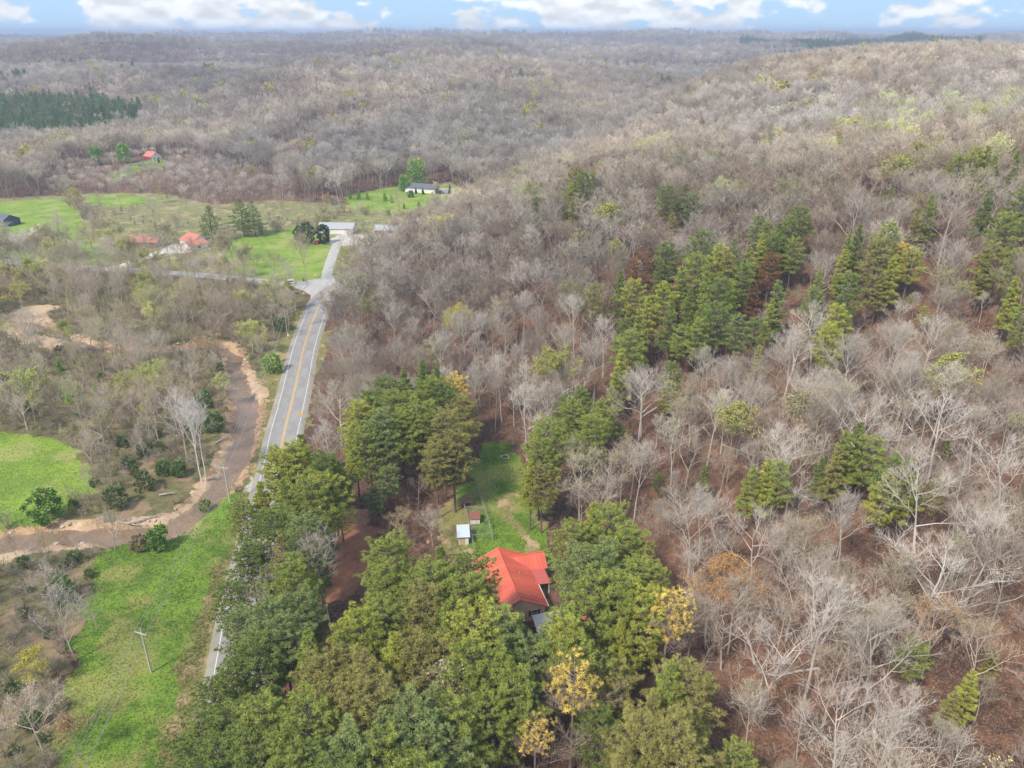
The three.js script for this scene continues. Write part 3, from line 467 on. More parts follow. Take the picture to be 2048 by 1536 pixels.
function opening(parent, x, y, z, w, h, turn, kind, frame = M.white, shutters) { // a window or door standing proud of its wall; local z is outward
  const g = new THREE.Group(); g.name = kind; g.position.set(x, y, z); g.rotation.y = turn; parent.add(g);
  put('frame', new GB().box(-w / 2, 0, 0.03, 0.08, h, 0.08).box(w / 2, 0, 0.03, 0.08, h, 0.08).box(0, h / 2, 0.03, w + 0.08, 0.08, 0.1).box(0, -h / 2, 0.05, w + 0.16, 0.07, 0.14).box(0, 0, 0.03, w, 0.04, 0.07).geo(), frame, g);
  put(kind === 'door' ? 'door_leaf' : 'pane', boxGeo(0, 0, 0.01, w - 0.06, h - 0.06, 0.04), kind === 'door' ? frame : M.glass, g);
  if (shutters) for (const s of [-1, 1]) put('shutter', boxGeo(s * (w / 2 + 0.24), 0, 0.03, 0.36, h, 0.05), shutters, g);
}
function placeThing(name, label, category, u, v, turn, group, radius = 0) { const [x, d] = flat(u, v), y = hills(x, d); if (radius) solids.push([x, d, radius]); return thing(name, label, category, [x, y, -d], turn, group); }

{ // the red-roofed house under the pines
  const h = thing('red_roofed_house', 'cream house with an orange-red metal roof among the pines', 'house', [-0.6, 0, -107.7], 0.265); solids.push([-0.6, 107.7, 8.5], [5, 112, 5]);
  block(h, { w: 9.0, l: 13.9, wall: 2.85, rise: 2.15, over: 0.45, walls: M.cream, roof: M.red, panels: 16, rib: 0.1 });
  const w = block(h, { x: 0, z: -5.05, w: 4.3, l: 15.2, from: 0.6, wall: 2.75, rise: 1.55, over: 0.4, walls: M.cream, roof: M.red, panels: 9, rib: 0.1, across: true });
  w.name = 'wing_roof';
  const p = put('porch_roof', boxGeo(7.0, 2.38, -0.5, 0.12, 0.14, 4.0), M.white, h); for (const z of [1.3, -2.3]) put('post', boxGeo(7.0, 1.1, z, 0.12, 2.4, 0.12), M.white, p);
  slope(p, V(7.3, 2.45, -2.6), V(7.3, 2.45, 1.6), V(4.9, 2.72, 1.6), V(4.9, 2.72, -2.6), 5, M.pinkRed);
  { const q = rng(12), g = new GB(); for (let i = 0; i < 900; i++) { const sx = q() < 0.5 ? -1 : 1, a = Math.pow(q(), 0.6) * 4.8, z = (q() - 0.5) * 14; if (sx > 0 && z < -2.4 && z > -7.4) continue; g.blade([sx * a, 5.02 - a * 2.15 / 4.5 + 0.1, z], norm([q() - 0.5, (q() - 0.5) * 0.4, q() - 0.5]), 0.16 + q() * 0.2, 0.035, tone([0.26, 0.13, 0.07], q, 0.3), q, 0.5); } put('pine_straw', g.geo(), vmat(0.95), h, 'stuff'); }
  put('gutter', new GB().box(5.02, 2.68, 2.1, 0.1, 0.1, 10.6).box(-5.02, 2.68, 0, 0.1, 0.1, 14.8).geo(), M.white, h);
  put('vent_pipe', new GB().tube([2.2, 3.9, -0.6], [2.2, 4.5, -0.6], 0.08, 0.08, 6).geo(), M.steel, h);
  opening(h, -0.6, 1.5, 6.95, 1.1, 1.2, 0, 'window', M.white, M.shutter); opening(h, 2.6, 1.5, 6.95, 1.1, 1.2, 0, 'window', M.white, M.shutter); opening(h, 4.5, 1.4, 3, 1.2, 1.2, Math.PI / 2, 'window'); opening(h, 5.4, 1.4, -2.9, 0.9, 2.0, 0, 'door'); opening(h, 7.6, 1.5, -5, 1.0, 1.1, Math.PI / 2, 'window');
  for (const z of [-4, 0.5, 4.5]) opening(h, -4.5, 1.5, z, 1.1, 1.2, -Math.PI / 2, 'window', M.white, M.shutter);
}
{ // outbuilding and carport, half hidden by pines
  const g = thing('red_roofed_garage', 'small red-roofed garage half hidden by pines right of the house', 'garage', [13.6, 0.2, -101.5], 0.2); solids.push([13.6, 101.5, 4]);
  block(g, { w: 6, l: 6.5, wall: 2.5, rise: 1.6, walls: M.redWood, roof: M.red, panels: 7 }); put('garage_door', boxGeo(0, 1.05, 3.29, 3.4, 2.1, 0.1), M.dark, g);
  const c = thing('white_carport', 'white metal carport roof beside the house gable', 'carport', [6.4, 0, -98.4], 0.2);
  put('post', new GB().box(-2.3, 1.1, 2, 0.1, 2.2, 0.1).geo(), M.white, c); put('post', new GB().box(2.3, 1.1, 2, 0.1, 2.2, 0.1).geo(), M.white, c); put('post', new GB().box(-2.3, 1.1, -2, 0.1, 2.2, 0.1).geo(), M.white, c); put('post', new GB().box(2.3, 1.1, -2, 0.1, 2.2, 0.1).geo(), M.white, c);
  const r = put('roof_beam', boxGeo(0, 2.2, 0, 0.12, 0.12, 4.8), M.white, c); slope(r, V(-2.7, 2.2, 2.4), V(-2.7, 2.2, -2.4), V(2.7, 2.55, -2.4), V(2.7, 2.55, 2.4), 7, M.bare);
}
{ // sheds, shelter and pens in the back yard
  let s = placeThing('metal_roofed_shed', 'white shed with a pale blue metal roof beside the wire pen', 'shed', 927, 1080, 0.1, null, 2.5);
  put('wall', boxGeo(0, 0.95, 0, 1.95, 2.0, 3.2), M.white, s); put('side_wall', boxGeo(-1.0, 0.85, 0, 0.06, 1.7, 3.1), M.wood, s); put('door', boxGeo(-0.28, 0.92, 1.62, 1.05, 1.7, 0.06), M.tan, s); put('door', boxGeo(0.62, 0.92, 1.62, 0.6, 1.7, 0.06), M.white, s);
  let r = put('roof_frame', boxGeo(0, 1.98, 0, 2.0, 0.06, 3.3), M.wood, s); slope(r, V(-1.25, 1.95, 1.95), V(-1.25, 2.25, -1.95), V(1.25, 2.25, -1.95), V(1.25, 1.95, 1.95), 6, M.blueWhite, 'roof_panel', 0.04);
  s = placeThing('rusty_roofed_coop', 'small white coop with a rusty brown-red roof', 'coop', 950, 1043, 0.1, null, 1.8);
  put('wall', boxGeo(0, 0.6, 0, 1.85, 1.3, 1.9), M.white, s); put('door', boxGeo(0.2, 0.6, 0.97, 0.6, 1.0, 0.05), M.bare, s); put('skirt', boxGeo(-0.95, 0.6, 0, 0.05, 1.2, 1.8), M.bare, s);
  r = put('roof_frame', boxGeo(0, 1.27, 0, 1.8, 0.05, 1.9), M.wood, s); slope(r, V(-1.05, 1.28, 1.15), V(-1.05, 1.62, -1.15), V(1.05, 1.62, -1.15), V(1.05, 1.28, 1.15), 5, M.rust, 'roof_panel', 0.03);
  s = placeThing('brown_shelter', 'low brown-roofed animal shelter on posts at the pen end', 'shelter', 933, 1010, 0.15, null, 1.5);
  for (const [x, z] of [[-0.95, 0.7], [0.95, 0.7], [-0.95, -0.7], [0.95, -0.7]]) put('post', boxGeo(x, 0.5, z, 0.1, 1.1, 0.1), M.wood, s);
  put('back_wall', boxGeo(0, 0.5, -0.72, 1.9, 1.0, 0.05), M.wood, s); r = put('roof_frame', boxGeo(0, 1.03, 0, 1.9, 0.06, 1.4), M.wood, s); slope(r, V(-1.15, 1.05, 0.95), V(1.15, 1.05, 0.95), V(1.15, 1.3, -0.95), V(-1.15, 1.3, -0.95), 4, M.brownRoof, 'roof_board', 0);
  function fence(label, pts, h, posts) {
    const L = pts.map(([u, v]) => flat(u, v)), [x0, d0] = L[0], f = thing('wire_fence', label, 'fence', [x0, 0, -d0], 0, null), g = new GB(), rail = new GB();
    for (let i = 1; i < L.length; i++) {
      const a = L[i - 1], b = L[i], len = Math.hypot(b[0] - a[0], b[1] - a[1]), n = Math.max(1, Math.round(len / posts));
      for (let k = i > 1 ? 1 : 0; k <= n; k++) { const x = lerp(a[0], b[0], k / n) - x0, z = -(lerp(a[1], b[1], k / n) - d0); put('post', new GB().tube([x, -0.3, z], [x, h + 0.08, z], 0.045, 0.045, 6).geo(), M.steel, f); }
      const P = (t, y) => [lerp(a[0], b[0], t) - x0, y, -(lerp(a[1], b[1], t) - d0)];
      rail.tube(P(0, h), P(1, h), 0.03, 0.03, 5);
      for (let y = 0.12; y < h; y += 0.16) g.tube(P(0, y), P(1, y), 0.006, 0.006, 3);
      for (let k = 0; k * 0.16 < len; k++) g.tube(P(k * 0.16 / len, 0.05), P(k * 0.16 / len, h), 0.006, 0.006, 3);
    }
    put('rail', rail.geo(), M.wire, f); put('wire_mesh', g.geo(), M.wire, f, 'stuff');
  }
  fence('left side fence of the wire pen, running past the sheds', [[927, 1010], [938, 1055], [949, 1103]], 1.5, 2.2);
  fence('long green wire fence on the right side of the pen', [[954, 976], [967, 1018], [979, 1055], [986, 1082]], 1.6, 2.4);
  fence('back cross fence of the pen beside the brown shelter', [[942, 999], [960, 998]], 1.3, 2.4);
  fence('cross fence of the pen just behind the rusty coop', [[931, 1024], [970, 1023]], 1.3, 2.4);
  fence('cross fence of the pen in front of the rusty coop', [[940, 1066], [980, 1060]], 1.3, 2.4);
  fence('nearest cross fence of the wire pen', [[943, 1081], [986, 1075]], 1.3, 2.4);
  s = placeThing('fire_pit', 'white-edged fire pit with ash on the far lawn', 'fire pit', 1010, 915, 0.4);
  for (let i = 0; i < 4; i++) put('edge_board', boxGeo(Math.sin(i * Math.PI / 2) * 0.8, 0.12, Math.cos(i * Math.PI / 2) * 0.8, 1.7, 0.26, 0.09, i * Math.PI / 2), M.bare, s);
  put('ash', new THREE.CylinderGeometry(0.75, 0.8, 0.08, 12), M.ash, s);
  const rr = rng(3); for (let i = 0; i < 9; i++) { const a = rr() * 6.28; put('log', new GB().tube([Math.cos(a) * 0.9, 0.1, Math.sin(a) * 0.9], [Math.cos(a + 2) * 1.2, 0.25, Math.sin(a + 2) * 1.2], 0.06, 0.04, 5).geo(), M.wood, s); }
  s = placeThing('fallen_pole', 'white pole lying on the lawn edge by the purple shrub', 'pole', 958, 926, 0); put('shaft', new GB().tube([-0.5, 0.08, 1], [0.6, 0.14, -1.2], 0.07, 0.06, 6).geo(), M.bare, s);
}
function farHouse(name, label, category, u, v, turn, spec, group) { const h = placeThing(name, label, category, u, v, turn, group, Math.max(spec.w, spec.l) * 0.7); solids.push([h.position.x * 0.965, -h.position.z * 0.965, Math.max(spec.w, spec.l) * 0.7], [h.position.x * 0.93, -h.position.z * 0.93, Math.max(spec.w, spec.l) * 0.6]); block(h, { panels: Math.round(spec.l / 1.2), rib: 0.06, cap: false, ...spec }); return h; }
{
  let h = farHouse('white_gabled_house', 'far white-gabled house with a red roof and dark red porch', 'house', 306, 319, 1.0, { w: 8.5, l: 10, wall: 3, rise: 3.2, walls: M.white, roof: M.farRed });
  put('porch_wall', boxGeo(-4.35, 1.1, 0, 0.2, 2.6, 9.6), M.redWood, h); opening(h, 1.4, 1.4, 5.02, 1.4, 1.2, 0, 'window'); opening(h, 0, 4.3, 5.02, 0.9, 0.9, 0, 'window'); opening(h, -2, 1.4, 5.02, 0.9, 1.2, 0, 'window');
  h = farHouse('white_ranch_house', 'long low white house with a dark slate roof on the far lawn', 'house', 845, 383, 1.25, { w: 8, l: 20, wall: 2.7, rise: 2.2, walls: M.white, roof: M.slate });
  put('chimney', boxGeo(-1.6, 3.6, -9.9, 0.9, 5, 0.8), M.white, h); opening(h, 4.02, 1.4, 7, 2.2, 2.0, Math.PI / 2, 'door'); for (const z of [-7.5, -4, 0, 3]) opening(h, 4.02, 1.5, z, 1.2, 1.2, Math.PI / 2, 'window'); opening(h, 1.2, 1.4, -10.02, 1, 1.2, Math.PI, 'window'); opening(h, -1.2, 1.4, -10.02, 1, 1.2, Math.PI, 'window');
  put('front_gable', boxGeo(4.3, 1.3, 5.8, 0.6, 2.6, 3.6), M.white, h);
  h = farHouse('brick_garage', 'brick garage with a pale grey roof and two white doors', 'garage', 775, 468, 1.55, { w: 7, l: 11, wall: 2.7, rise: 1.8, walls: M.brick, roof: M.greyRoof });
  put('garage_door', boxGeo(3.54, 1.1, -2.4, 0.08, 2.2, 2.8), M.white, h); opening(h, 3.52, 1.1, 1.4, 0.9, 2.1, Math.PI / 2, 'door'); put('gable_trim', boxGeo(0, 2.72, 5.52, 7, 0.14, 0.06), M.white, h); opening(h, 3.52, 1.4, 3.9, 1, 1, Math.PI / 2, 'window');
  h = farHouse('grey_roofed_house', 'grey-roofed house behind the dark magnolia bushes', 'house', 676, 464, 1.52, { w: 9, l: 17, wall: 2.7, rise: 2.0, walls: M.white, roof: M.greyRoof });
  opening(h, 4.52, 1.4, -4, 1.4, 1.2, Math.PI / 2, 'window'); opening(h, 4.52, 1.2, 1, 1, 2, Math.PI / 2, 'door'); opening(h, 4.52, 1.4, 4, 1.4, 1.2, Math.PI / 2, 'window');
  h = farHouse('red_roofed_bungalow', 'red-roofed bungalow with a stepped lower wing by the gravel drive', 'house', 392, 489, 0.95, { w: 10, l: 9, wall: 2.8, rise: 2.4, walls: M.white, roof: M.farRed });
  const wg = block(h, { x: -4.5, z: 6.2, w: 7, l: 9, wall: 2.4, rise: 1.3, walls: M.white, roof: M.farRed, panels: 7, rib: 0.06, cap: false, across: true }); wg.name = 'wing_roof';
  opening(h, -4.5, 1.3, 9.75, 1.4, 1.1, 0, 'window'); opening(h, -2, 1.1, 9.75, 0.9, 2, 0, 'door');
  h = farHouse('red_roofed_barn', 'low red-roofed barn seen through roadside trees', 'barn', 292, 491, 1.5, { w: 8, l: 15, wall: 2.6, rise: 1.7, walls: M.wood, roof: M.farRed });
  put('barn_door', boxGeo(4.05, 1.1, 2, 0.1, 2.2, 4), M.dark, h); opening(h, 4.02, 1.4, -4, 1.2, 1, Math.PI / 2, 'window');
  h = farHouse('navy_house', 'navy blue house with a slate grey roof at the left edge', 'house', 6, 449, 1.15, { w: 10, l: 14, wall: 3, rise: 2.6, walls: M.navy, roof: M.slate });
  opening(h, 5.02, 1.5, 3, 1.2, 1.3, Math.PI / 2, 'window'); opening(h, 5.02, 1.5, -2, 1.2, 1.3, Math.PI / 2, 'window'); opening(h, 0, 1.5, 7.02, 1.2, 1.3, 0, 'window');
  h = farHouse('pale_roofed_house', 'small grey house with a pale grey roof behind bare trees', 'house', 85, 472, 0.6, { w: 9, l: 10, wall: 2.6, rise: 2.4, walls: M.greyWood, roof: M.greyRoof });
  opening(h, 0, 1.4, 5.02, 1.4, 1.2, 0, 'window'); opening(h, -2.6, 1.1, 5.02, 0.9, 2, 0, 'door');
}
// ------------------------------------------------------------------ vehicles, poles, signs
function car(label, u, v, turn, paint, kind, group) {
  const c = placeThing('parked_car', label, 'car', u, v, turn, group, 3), prof = kind === 'pickup' ? [[-2.6, 0.45], [2.6, 0.45], [2.65, 0.95], [1.5, 1.08], [0.9, 1.72], [-0.5, 1.75], [-0.7, 1.1], [-2.6, 1.05]] : kind === 'suv' ? [[-2.3, 0.42], [2.3, 0.42], [2.35, 0.85], [1.35, 1.02], [0.75, 1.68], [-1.95, 1.72], [-2.35, 1.05]] : [[-2.25, 0.4], [2.25, 0.4], [2.3, 0.75], [1.2, 0.92], [0.5, 1.42], [-1.0, 1.44], [-1.7, 0.98], [-2.3, 0.9]];
  const ext = (pts, w, z, b) => { const g = new THREE.ExtrudeGeometry(new THREE.Shape(pts.map(([x, y]) => new THREE.Vector2(x, y))), { depth: w, bevelEnabled: true, bevelSize: b, bevelThickness: b, bevelSegments: 2 }); g.translate(0, 0, z - w / 2); return g; };
  const top = prof.filter((p) => p[1] > 1.3), lx = Math.min(...top.map((p) => p[0])), hx = Math.max(...top.map((p) => p[0])), ty = Math.max(...top.map((p) => p[1]));
  put('body', ext(prof, 1.62, 0, 0.1), paint, c); const gl = [[lx + 0.05, ty - 0.62], [hx + 0.45, ty - 0.62], [hx - 0.02, ty - 0.12], [lx + 0.15, ty - 0.12]];
  put('window', ext(gl, 1.78, 0, 0.06), M.glass, c); put('windscreen', boxGeo(hx + 0.33, ty - 0.36, 0, 0.12, 0.5, 1.4), M.glass, c);
  for (const [x, z] of [[1.4, 0.82], [1.4, -0.82], [-1.4, 0.82], [-1.4, -0.82]]) { const w = new THREE.CylinderGeometry(0.34, 0.34, 0.24, 16); w.rotateX(Math.PI / 2); w.translate(x, 0.34, z); const t = put('wheel', w, M.rubber, c); const hub = new THREE.CylinderGeometry(0.19, 0.19, 0.26, 10); hub.rotateX(Math.PI / 2); hub.translate(x, 0.34, z); put('rim', hub, M.steel, t); }
  for (const z of [-0.6, 0.6]) { put('headlight', boxGeo(2.38, 0.72, z, 0.08, 0.16, 0.32), M.white, c); put('tail_light', boxGeo(-2.38, 0.9, z, 0.08, 0.2, 0.2), M.redWood, c); }
}
const paint = (c) => new THREE.MeshPhysicalMaterial({ color: new THREE.Color().setRGB(...c), roughness: 0.35, metalness: 0.2, clearcoat: 0.6 });
car('silver white suv on the side road near the junction', 578, 568, Math.PI + 0.05, paint([0.66, 0.67, 0.68]), 'suv'); car('white pickup parked by the leaning bare tree at far left', 212, 481, -0.1, paint([0.72, 0.73, 0.74]), 'pickup');
car('dark maroon car on the drive of the long white house', 881, 388, -0.15, paint([0.12, 0.02, 0.04]), 'suv'); car('red car parked in front of the dark magnolia bushes', 635, 487, 1.5, paint([0.55, 0.03, 0.03]), 'sedan');

{ for (const [u, v, q] of [[585, 592, 10], [560, 582, 7], [610, 600, 8]]) { const [x, d] = flat(u, v); solids.push([x, d, q]); } }
const poles = [];
function pole(label, u, v, top, arms) {
  const [x, d] = flat(u, v), y = ground(x, d); let h = 6; while (h < 14 && seenAt(x, y + h, d)[1] > top) h += 0.05;
  const p = thing('utility_pole', label, 'utility pole', [x, y, -d], arms?.turn ?? 0), g = new GB().tube([0, -0.6, 0], [0, h, 0], 0.17, 0.12, 8);
  put('shaft', g.geo(), arms?.pale ? M.paleWood : M.greyWood, p);
  if (arms?.w) { put('crossarm', boxGeo(0, h - 0.75, 0.14, arms.w, 0.13, 0.11), M.paleWood, p); for (const s of [-0.94, 0.94]) put('insulator', new GB().tube([s * arms.w / 2, h - 0.7, 0.14], [s * arms.w / 2, h - 0.36, 0.14], 0.05, 0.035, 6).geo(), M.white, p); put('insulator', new GB().tube([0, h, 0], [0, h + 0.25, 0], 0.05, 0.035, 6).geo(), M.white, p); for (const s of [-1, 1]) put('brace', new GB().tube([s * arms.w * 0.3, h - 0.75, 0.14], [0, h - 1.5, 0.14], 0.02, 0.02, 4).geo(), M.steel, p); }
  if (arms?.can) put('transformer', new GB().tube([0.32, h - 2.6, 0], [0.32, h - 1.7, 0], 0.25, 0.25, 10).geo(), M.steel, p);
  if (arms?.box) put('meter_box', boxGeo(0.25, 1.3, 0.2, 0.4, 0.6, 0.25), M.white, p);
  poles.push([x, d, y + h, arms]); solids.push([x, d, 2]);
}
pole('pale utility pole with a crossarm standing in the green field', 303, 1345, 1258, { w: 2.2, turn: -0.35, pale: 1 });
pole('pale utility pole with a crossarm beside the creek bend', 460, 1004, 929, { w: 2.2, turn: -0.3, pale: 1 });
pole('bare utility pole with a white meter box left of the highway bend', 576, 677, 620, { can: 0, box: 1 });
pole('thin utility pole behind the brick garage, left one of two', 744, 458, 432, {}); pole('thin utility pole behind the brick garage, right one of two', 759, 446, 411, {}); pole('utility pole beside the bright green hedge of the white house', 765, 384, 359, {});
function span(label, A, B, offs, sag) {
  const p = thing('power_line', label, 'cable', [A[0], 0, -A[1]]), dx = B[0] - A[0], dz = -(B[1] - A[1]), l = Math.hypot(dx, dz), nx = -dz / l, nz = dx / l;
  for (const [o, dy] of offs) { const g = new GB(), P = (t) => [dx * t + nx * o, lerp(A[2], B[2], t) + dy - sag * 4 * t * (1 - t), dz * t + nz * o]; for (let i = 0; i < 14; i++) g.tube(P(i / 14), P((i + 1) / 14), 0.032, 0.032, 3); put('wire', g.geo(), M.bare, p); }
}
{ const O = [[-1, -0.36], [0, 0.25], [1, -0.36], [0.15, -1.6]], far = flat(100, 1800); span('power line wires from the field pole towards the creek pole', poles[0], poles[1], O, 0.9); span('power line wires leaving the field pole towards the near left corner', [far[0], far[1], poles[0][2]], poles[0], O, 0.9); span('power line wires from the creek pole along the highway', poles[1], poles[2], O, 1.2); }
function sign(label, u, v, h, turn, s, m = M.yellow) { const p = placeThing('warning_sign', label, 'sign', u, v, turn); put('post', boxGeo(0, h / 2, 0, 0.07, h + 0.2, 0.07), M.steel, p); const g = new THREE.BoxGeometry(s, s, 0.03); g.rotateZ(Math.PI / 4); g.translate(0, h, 0.06); put('plate', g, m, p); }
sign('yellow diamond warning sign on the right of the highway', 604, 842, 1.9, 0.1, 0.85); sign('yellow warning sign beside the far left side road', 157, 529, 2.1, 0.5, 1.0); sign('small yellow marker sign left of the highway bend', 594, 633, 1.2, 0.3, 0.6);
{ const b = placeThing('billboard', 'dark back of a roadside board on pale posts by the side road', 'billboard', 581, 589, -0.35); put('board', boxGeo(0, 2.6, 0, 3.4, 1.6, 0.12), M.dark, b); put('post', boxGeo(-0.9, 1.2, -0.1, 0.14, 3.2, 0.14), M.paleWood, b); put('post', boxGeo(0.5, 1.2, 0.12, 0.16, 3.2, 0.1), M.bare, b);
  const m = placeThing('mailbox', 'white mailbox on a post below the road junction', 'mailbox', 608, 593, 0.4); put('post', boxGeo(0, 0.5, 0, 0.1, 1.1, 0.1), M.wood, m); put('box', new THREE.CapsuleGeometry(0.17, 0.35, 3, 10).rotateX(Math.PI / 2).translate(0, 1.2, 0), M.white, m);
  const n = placeThing('mailbox', 'white mailbox at the corner of the bright field and drive', 'mailbox', 631, 556, 0.4); put('post', boxGeo(0, 0.5, 0, 0.1, 1.1, 0.1), M.dark, n); put('box', new THREE.CapsuleGeometry(0.2, 0.4, 3, 10).rotateX(Math.PI / 2).translate(0, 1.2, 0), M.white, n); }
{ // guard wire posts and white fence at the far house
  const f = placeThing('white_fence', 'white post fence right of the long white house', 'fence', 897, 380, 0.2); for (let i = 0; i < 8; i++) put('post', boxGeo(i * 1.9 - 6, 0.6, 0, 0.16, 1.3, 0.16), M.white, f); put('rail', new GB().box(0.6, 1.05, 0, 14, 0.12, 0.05).box(0.6, 0.6, 0, 14, 0.12, 0.05).geo(), M.white, f); }

// ------------------------------------------------------------------ what each tree is called: its looks, then where it stands from something one can find
const MARKS = [['red roofed house', 1040, 1140], ['pale blue shed roof', 925, 1068], ['creek utility pole', 460, 1004], ['field utility pole', 303, 1345], ['lawn fire pit', 1010, 915], ['yellow diamond sign', 604, 842], ['road junction', 640, 580], ['creek sandbank', 505, 770], ['red dirt clearing', 690, 1130], ['half dead pine', 1340, 1330], ['round left field', 80, 960], ['white ranch house', 845, 383], ['brick garage', 775, 468], ['rusty hillside pine', 1290, 600], ['hillside pine clump', 1400, 680], ['bright yellow tree', 920, 700], ['white limbed sycamore', 1890, 1130], ['orange budding tree', 1450, 1190], ['white forked tree', 1590, 770], ['highway bend', 640, 640], ['twin white trunks', 380, 915], ['lone ridge pine', 1075, 470], ['gold right pines', 1810, 580], ['slope pine pair', 1700, 980], ['tall lime tree', 1105, 810], ['slim lime tree', 1475, 900], ['clear white trunk', 1680, 1360], ['low green pine', 1835, 1390], ['right edge pine', 1950, 1440], ['lower right corner', 2030, 1530], ['bottom edge pine', 1480, 1530], ['lime cedars', 140, 800], ['green field bush', 320, 1100], ['cream corner tree', 40, 1470], ['olive clump pines', 1540, 990], ['white vase tree', 1905, 930], ['lawn edge tree', 1165, 1040], ['purple shrub', 948, 905], ['upper sandbank', 80, 640], ['dark magnolias', 630, 490], ['roadside pines', 560, 1120], ['yellow front pine', 690, 1330], ['white carport', 1090, 1250], ['olive right pines', 1345, 1500], ['lawn edge pines', 1085, 960]].map(([n, u, v]) => [n, ...hitGround(u, v)]);
const named = [];
function label(o, looks, category, x, d) {
  let best = null, m = 1e9; for (const k of MARKS) { const q = Math.hypot(k[1] - x, k[2] - d); if (q < m) { m = q; best = k; } }
  const u0 = seenAt(best[1], 0, best[2])[0], [u] = seenAt(x, 0, d), dx = (u - u0) / FOC * d, dd = d - best[2], w = Math.abs(dx) > Math.abs(dd) ? (dx > 0 ? 'right of' : 'left of') : dd > 0 ? 'behind' : 'in front of';
  named.push({ o, text: `${looks} ${m < 9 ? 'close ' : m < 24 ? '' : 'well '}${w} the ${best[0]}`, category, u });
}
const ORD = ['first', 'second', 'third', 'fourth', 'fifth', 'sixth', 'seventh', 'eighth', 'ninth', 'tenth', 'eleventh', 'twelfth', 'thirteenth', 'fourteenth'];
function writeLabels() { // things that would read alike are told apart by their order from the left
  const by = new Map(); for (const n of named) by.set(n.text, [...(by.get(n.text) ?? []), n]);
  for (const [text, list] of by) { list.sort((a, b) => a.u - b.u); list.forEach((n, i) => tag(n.o, list.length === 1 ? text : list.length === 2 ? text + (i ? ', right one' : ', left one') : list.length === 3 ? text + [', left one', ', middle one', ', right one'][i] : `${text}, ${ORD[i] ?? 'last'} from left`, n.category)); }
}

// ------------------------------------------------------------------ planting
const mats = new Map();
const tint = (c, o = {}) => { const k = c.join() + JSON.stringify(o); if (!mats.has(k)) mats.set(k, vmat(0.9, { color: new THREE.Color().setRGB(...c), ...o })); return mats.get(k); };
const protos = new Map();
// one tree as a thing: the first of each look is built from meshes, the others are clones of it
function plant(name, key, parts, x, d, scale, turn, squash = 1, y0) {
  let o = protos.get(key);
  if (!o) { o = new THREE.Group(); for (const [n, g, m] of parts) put(n, g, m, o); protos.set(key, o); } else { const c = o.clone(); o = c; }
  o.userData = {};
  o.name = numbered(name); o.position.set(x, y0 ?? ground(x, d), -d); o.rotation.set(0, turn, 0); o.scale.set(scale * squash, scale, scale * squash); scene.add(o); return o;
}
const pr = rng(2024), KEEP = [], crowded = (x, d) => KEEP.some((k) => (Math.hypot(k[0] - x, k[1] - d) < 2.6) || (d < k[1] && d > k[1] - 11 && Math.abs(x - k[0] * d / k[1]) < 2.8)), TAKEN = []; // TAKEN: [x, d, radius] of single trees
const free = (x, d, gap) => { for (const s of solids) if (Math.hypot(s[0] - x, s[1] - d) < s[2] + gap) return false; return true; };

// pines: [crown top u, v, colour, height]; colours: see NEEDLE
const NEEDLE = { d: ['dark green', [0.195, 0.262, 0.058]], g: ['mid green', [0.285, 0.345, 0.070]], y: ['yellow green', [0.399, 0.433, 0.074]], o: ['olive brown', [0.314, 0.302, 0.091]], b: ['blue green', [0.250, 0.320, 0.108]], r: ['rusty brown', [0.239, 0.125, 0.051]], Y: ['golden yellow', [0.684, 0.536, 0.137]] };
const PINE_NEAR = [
  [600, 872, 'd', 21], [548, 905, 'y', 19], [590, 893, 'y', 21], [645, 915, 'd', 20], [520, 965, 'y', 17], [565, 960, 'g', 20], [618, 965, 'g', 20], [650, 960, 'y', 18], [488, 1010, 'g', 15], [540, 1030, 'd', 19], [600, 1040, 'b', 20], [628, 1050, 'b', 17], [560, 1075, 'o', 20], [495, 1095, 'd', 15], [525, 1135, 'b', 17], [578, 1128, 'g', 20], [460, 1170, 'd', 14], [475, 1230, 'b', 15], [530, 1215, 'b', 19], [600, 1190, 'b', 18], [630, 1085, 'd', 14], [605, 1100, 'b', 17],
  [775, 1082, 'g', 19], [768, 1135, 'g', 19], [745, 1180, 'g', 19], [716, 1230, 'y', 18], [765, 1215, 'g', 19], [860, 1135, 'g', 21], [880, 1098, 'd', 19], [935, 1122, 'd', 20], [925, 1160, 'g', 21], [958, 1168, 'o', 19], [985, 1228, 'g', 18], [560, 1240, 'b', 19], [615, 1262, 'g', 20], [505, 1290, 'd', 18], [462, 1340, 'd', 17], [640, 1322, 'o', 19], [690, 1310, 'o', 19], [725, 1330, 'o', 20], [785, 1270, 'y', 21], [825, 1285, 'o', 20], [865, 1290, 'o', 19], [850, 1185, 'o', 21], [680, 1270, 'd', 18], [905, 1215, 'g', 20], [950, 1240, 'y', 21], [1010, 1240, 'b', 20], [960, 1265, 'g', 19], [1062, 1290, 'b', 17], [1135, 1252, 'y', 20], [1160, 1290, 'g', 19], [930, 1300, 'g', 21], [985, 1310, 'g', 20], [1030, 1350, 'g', 19],
  [545, 1375, 'd', 19], [585, 1400, 'g', 20], [520, 1425, 'g', 20], [460, 1430, 'd', 17], [425, 1370, 'd', 14], [400, 1450, 'd', 16], [620, 1430, 'g', 21], [690, 1395, 'o', 20], [735, 1390, 'o', 21], [660, 1375, 'o', 19], [765, 1420, 'b', 20], [820, 1430, 'b', 21], [850, 1460, 'b', 20], [760, 1490, 'g', 21], [610, 1500, 'd', 20], [500, 1490, 'd', 19], [440, 1500, 'd', 18], [385, 1500, 'd', 15], [700, 1490, 'b', 21], [560, 1530, 'g', 21], [650, 1550, 'd', 21], [820, 1540, 'g', 21], [900, 1420, 'g', 19],
];
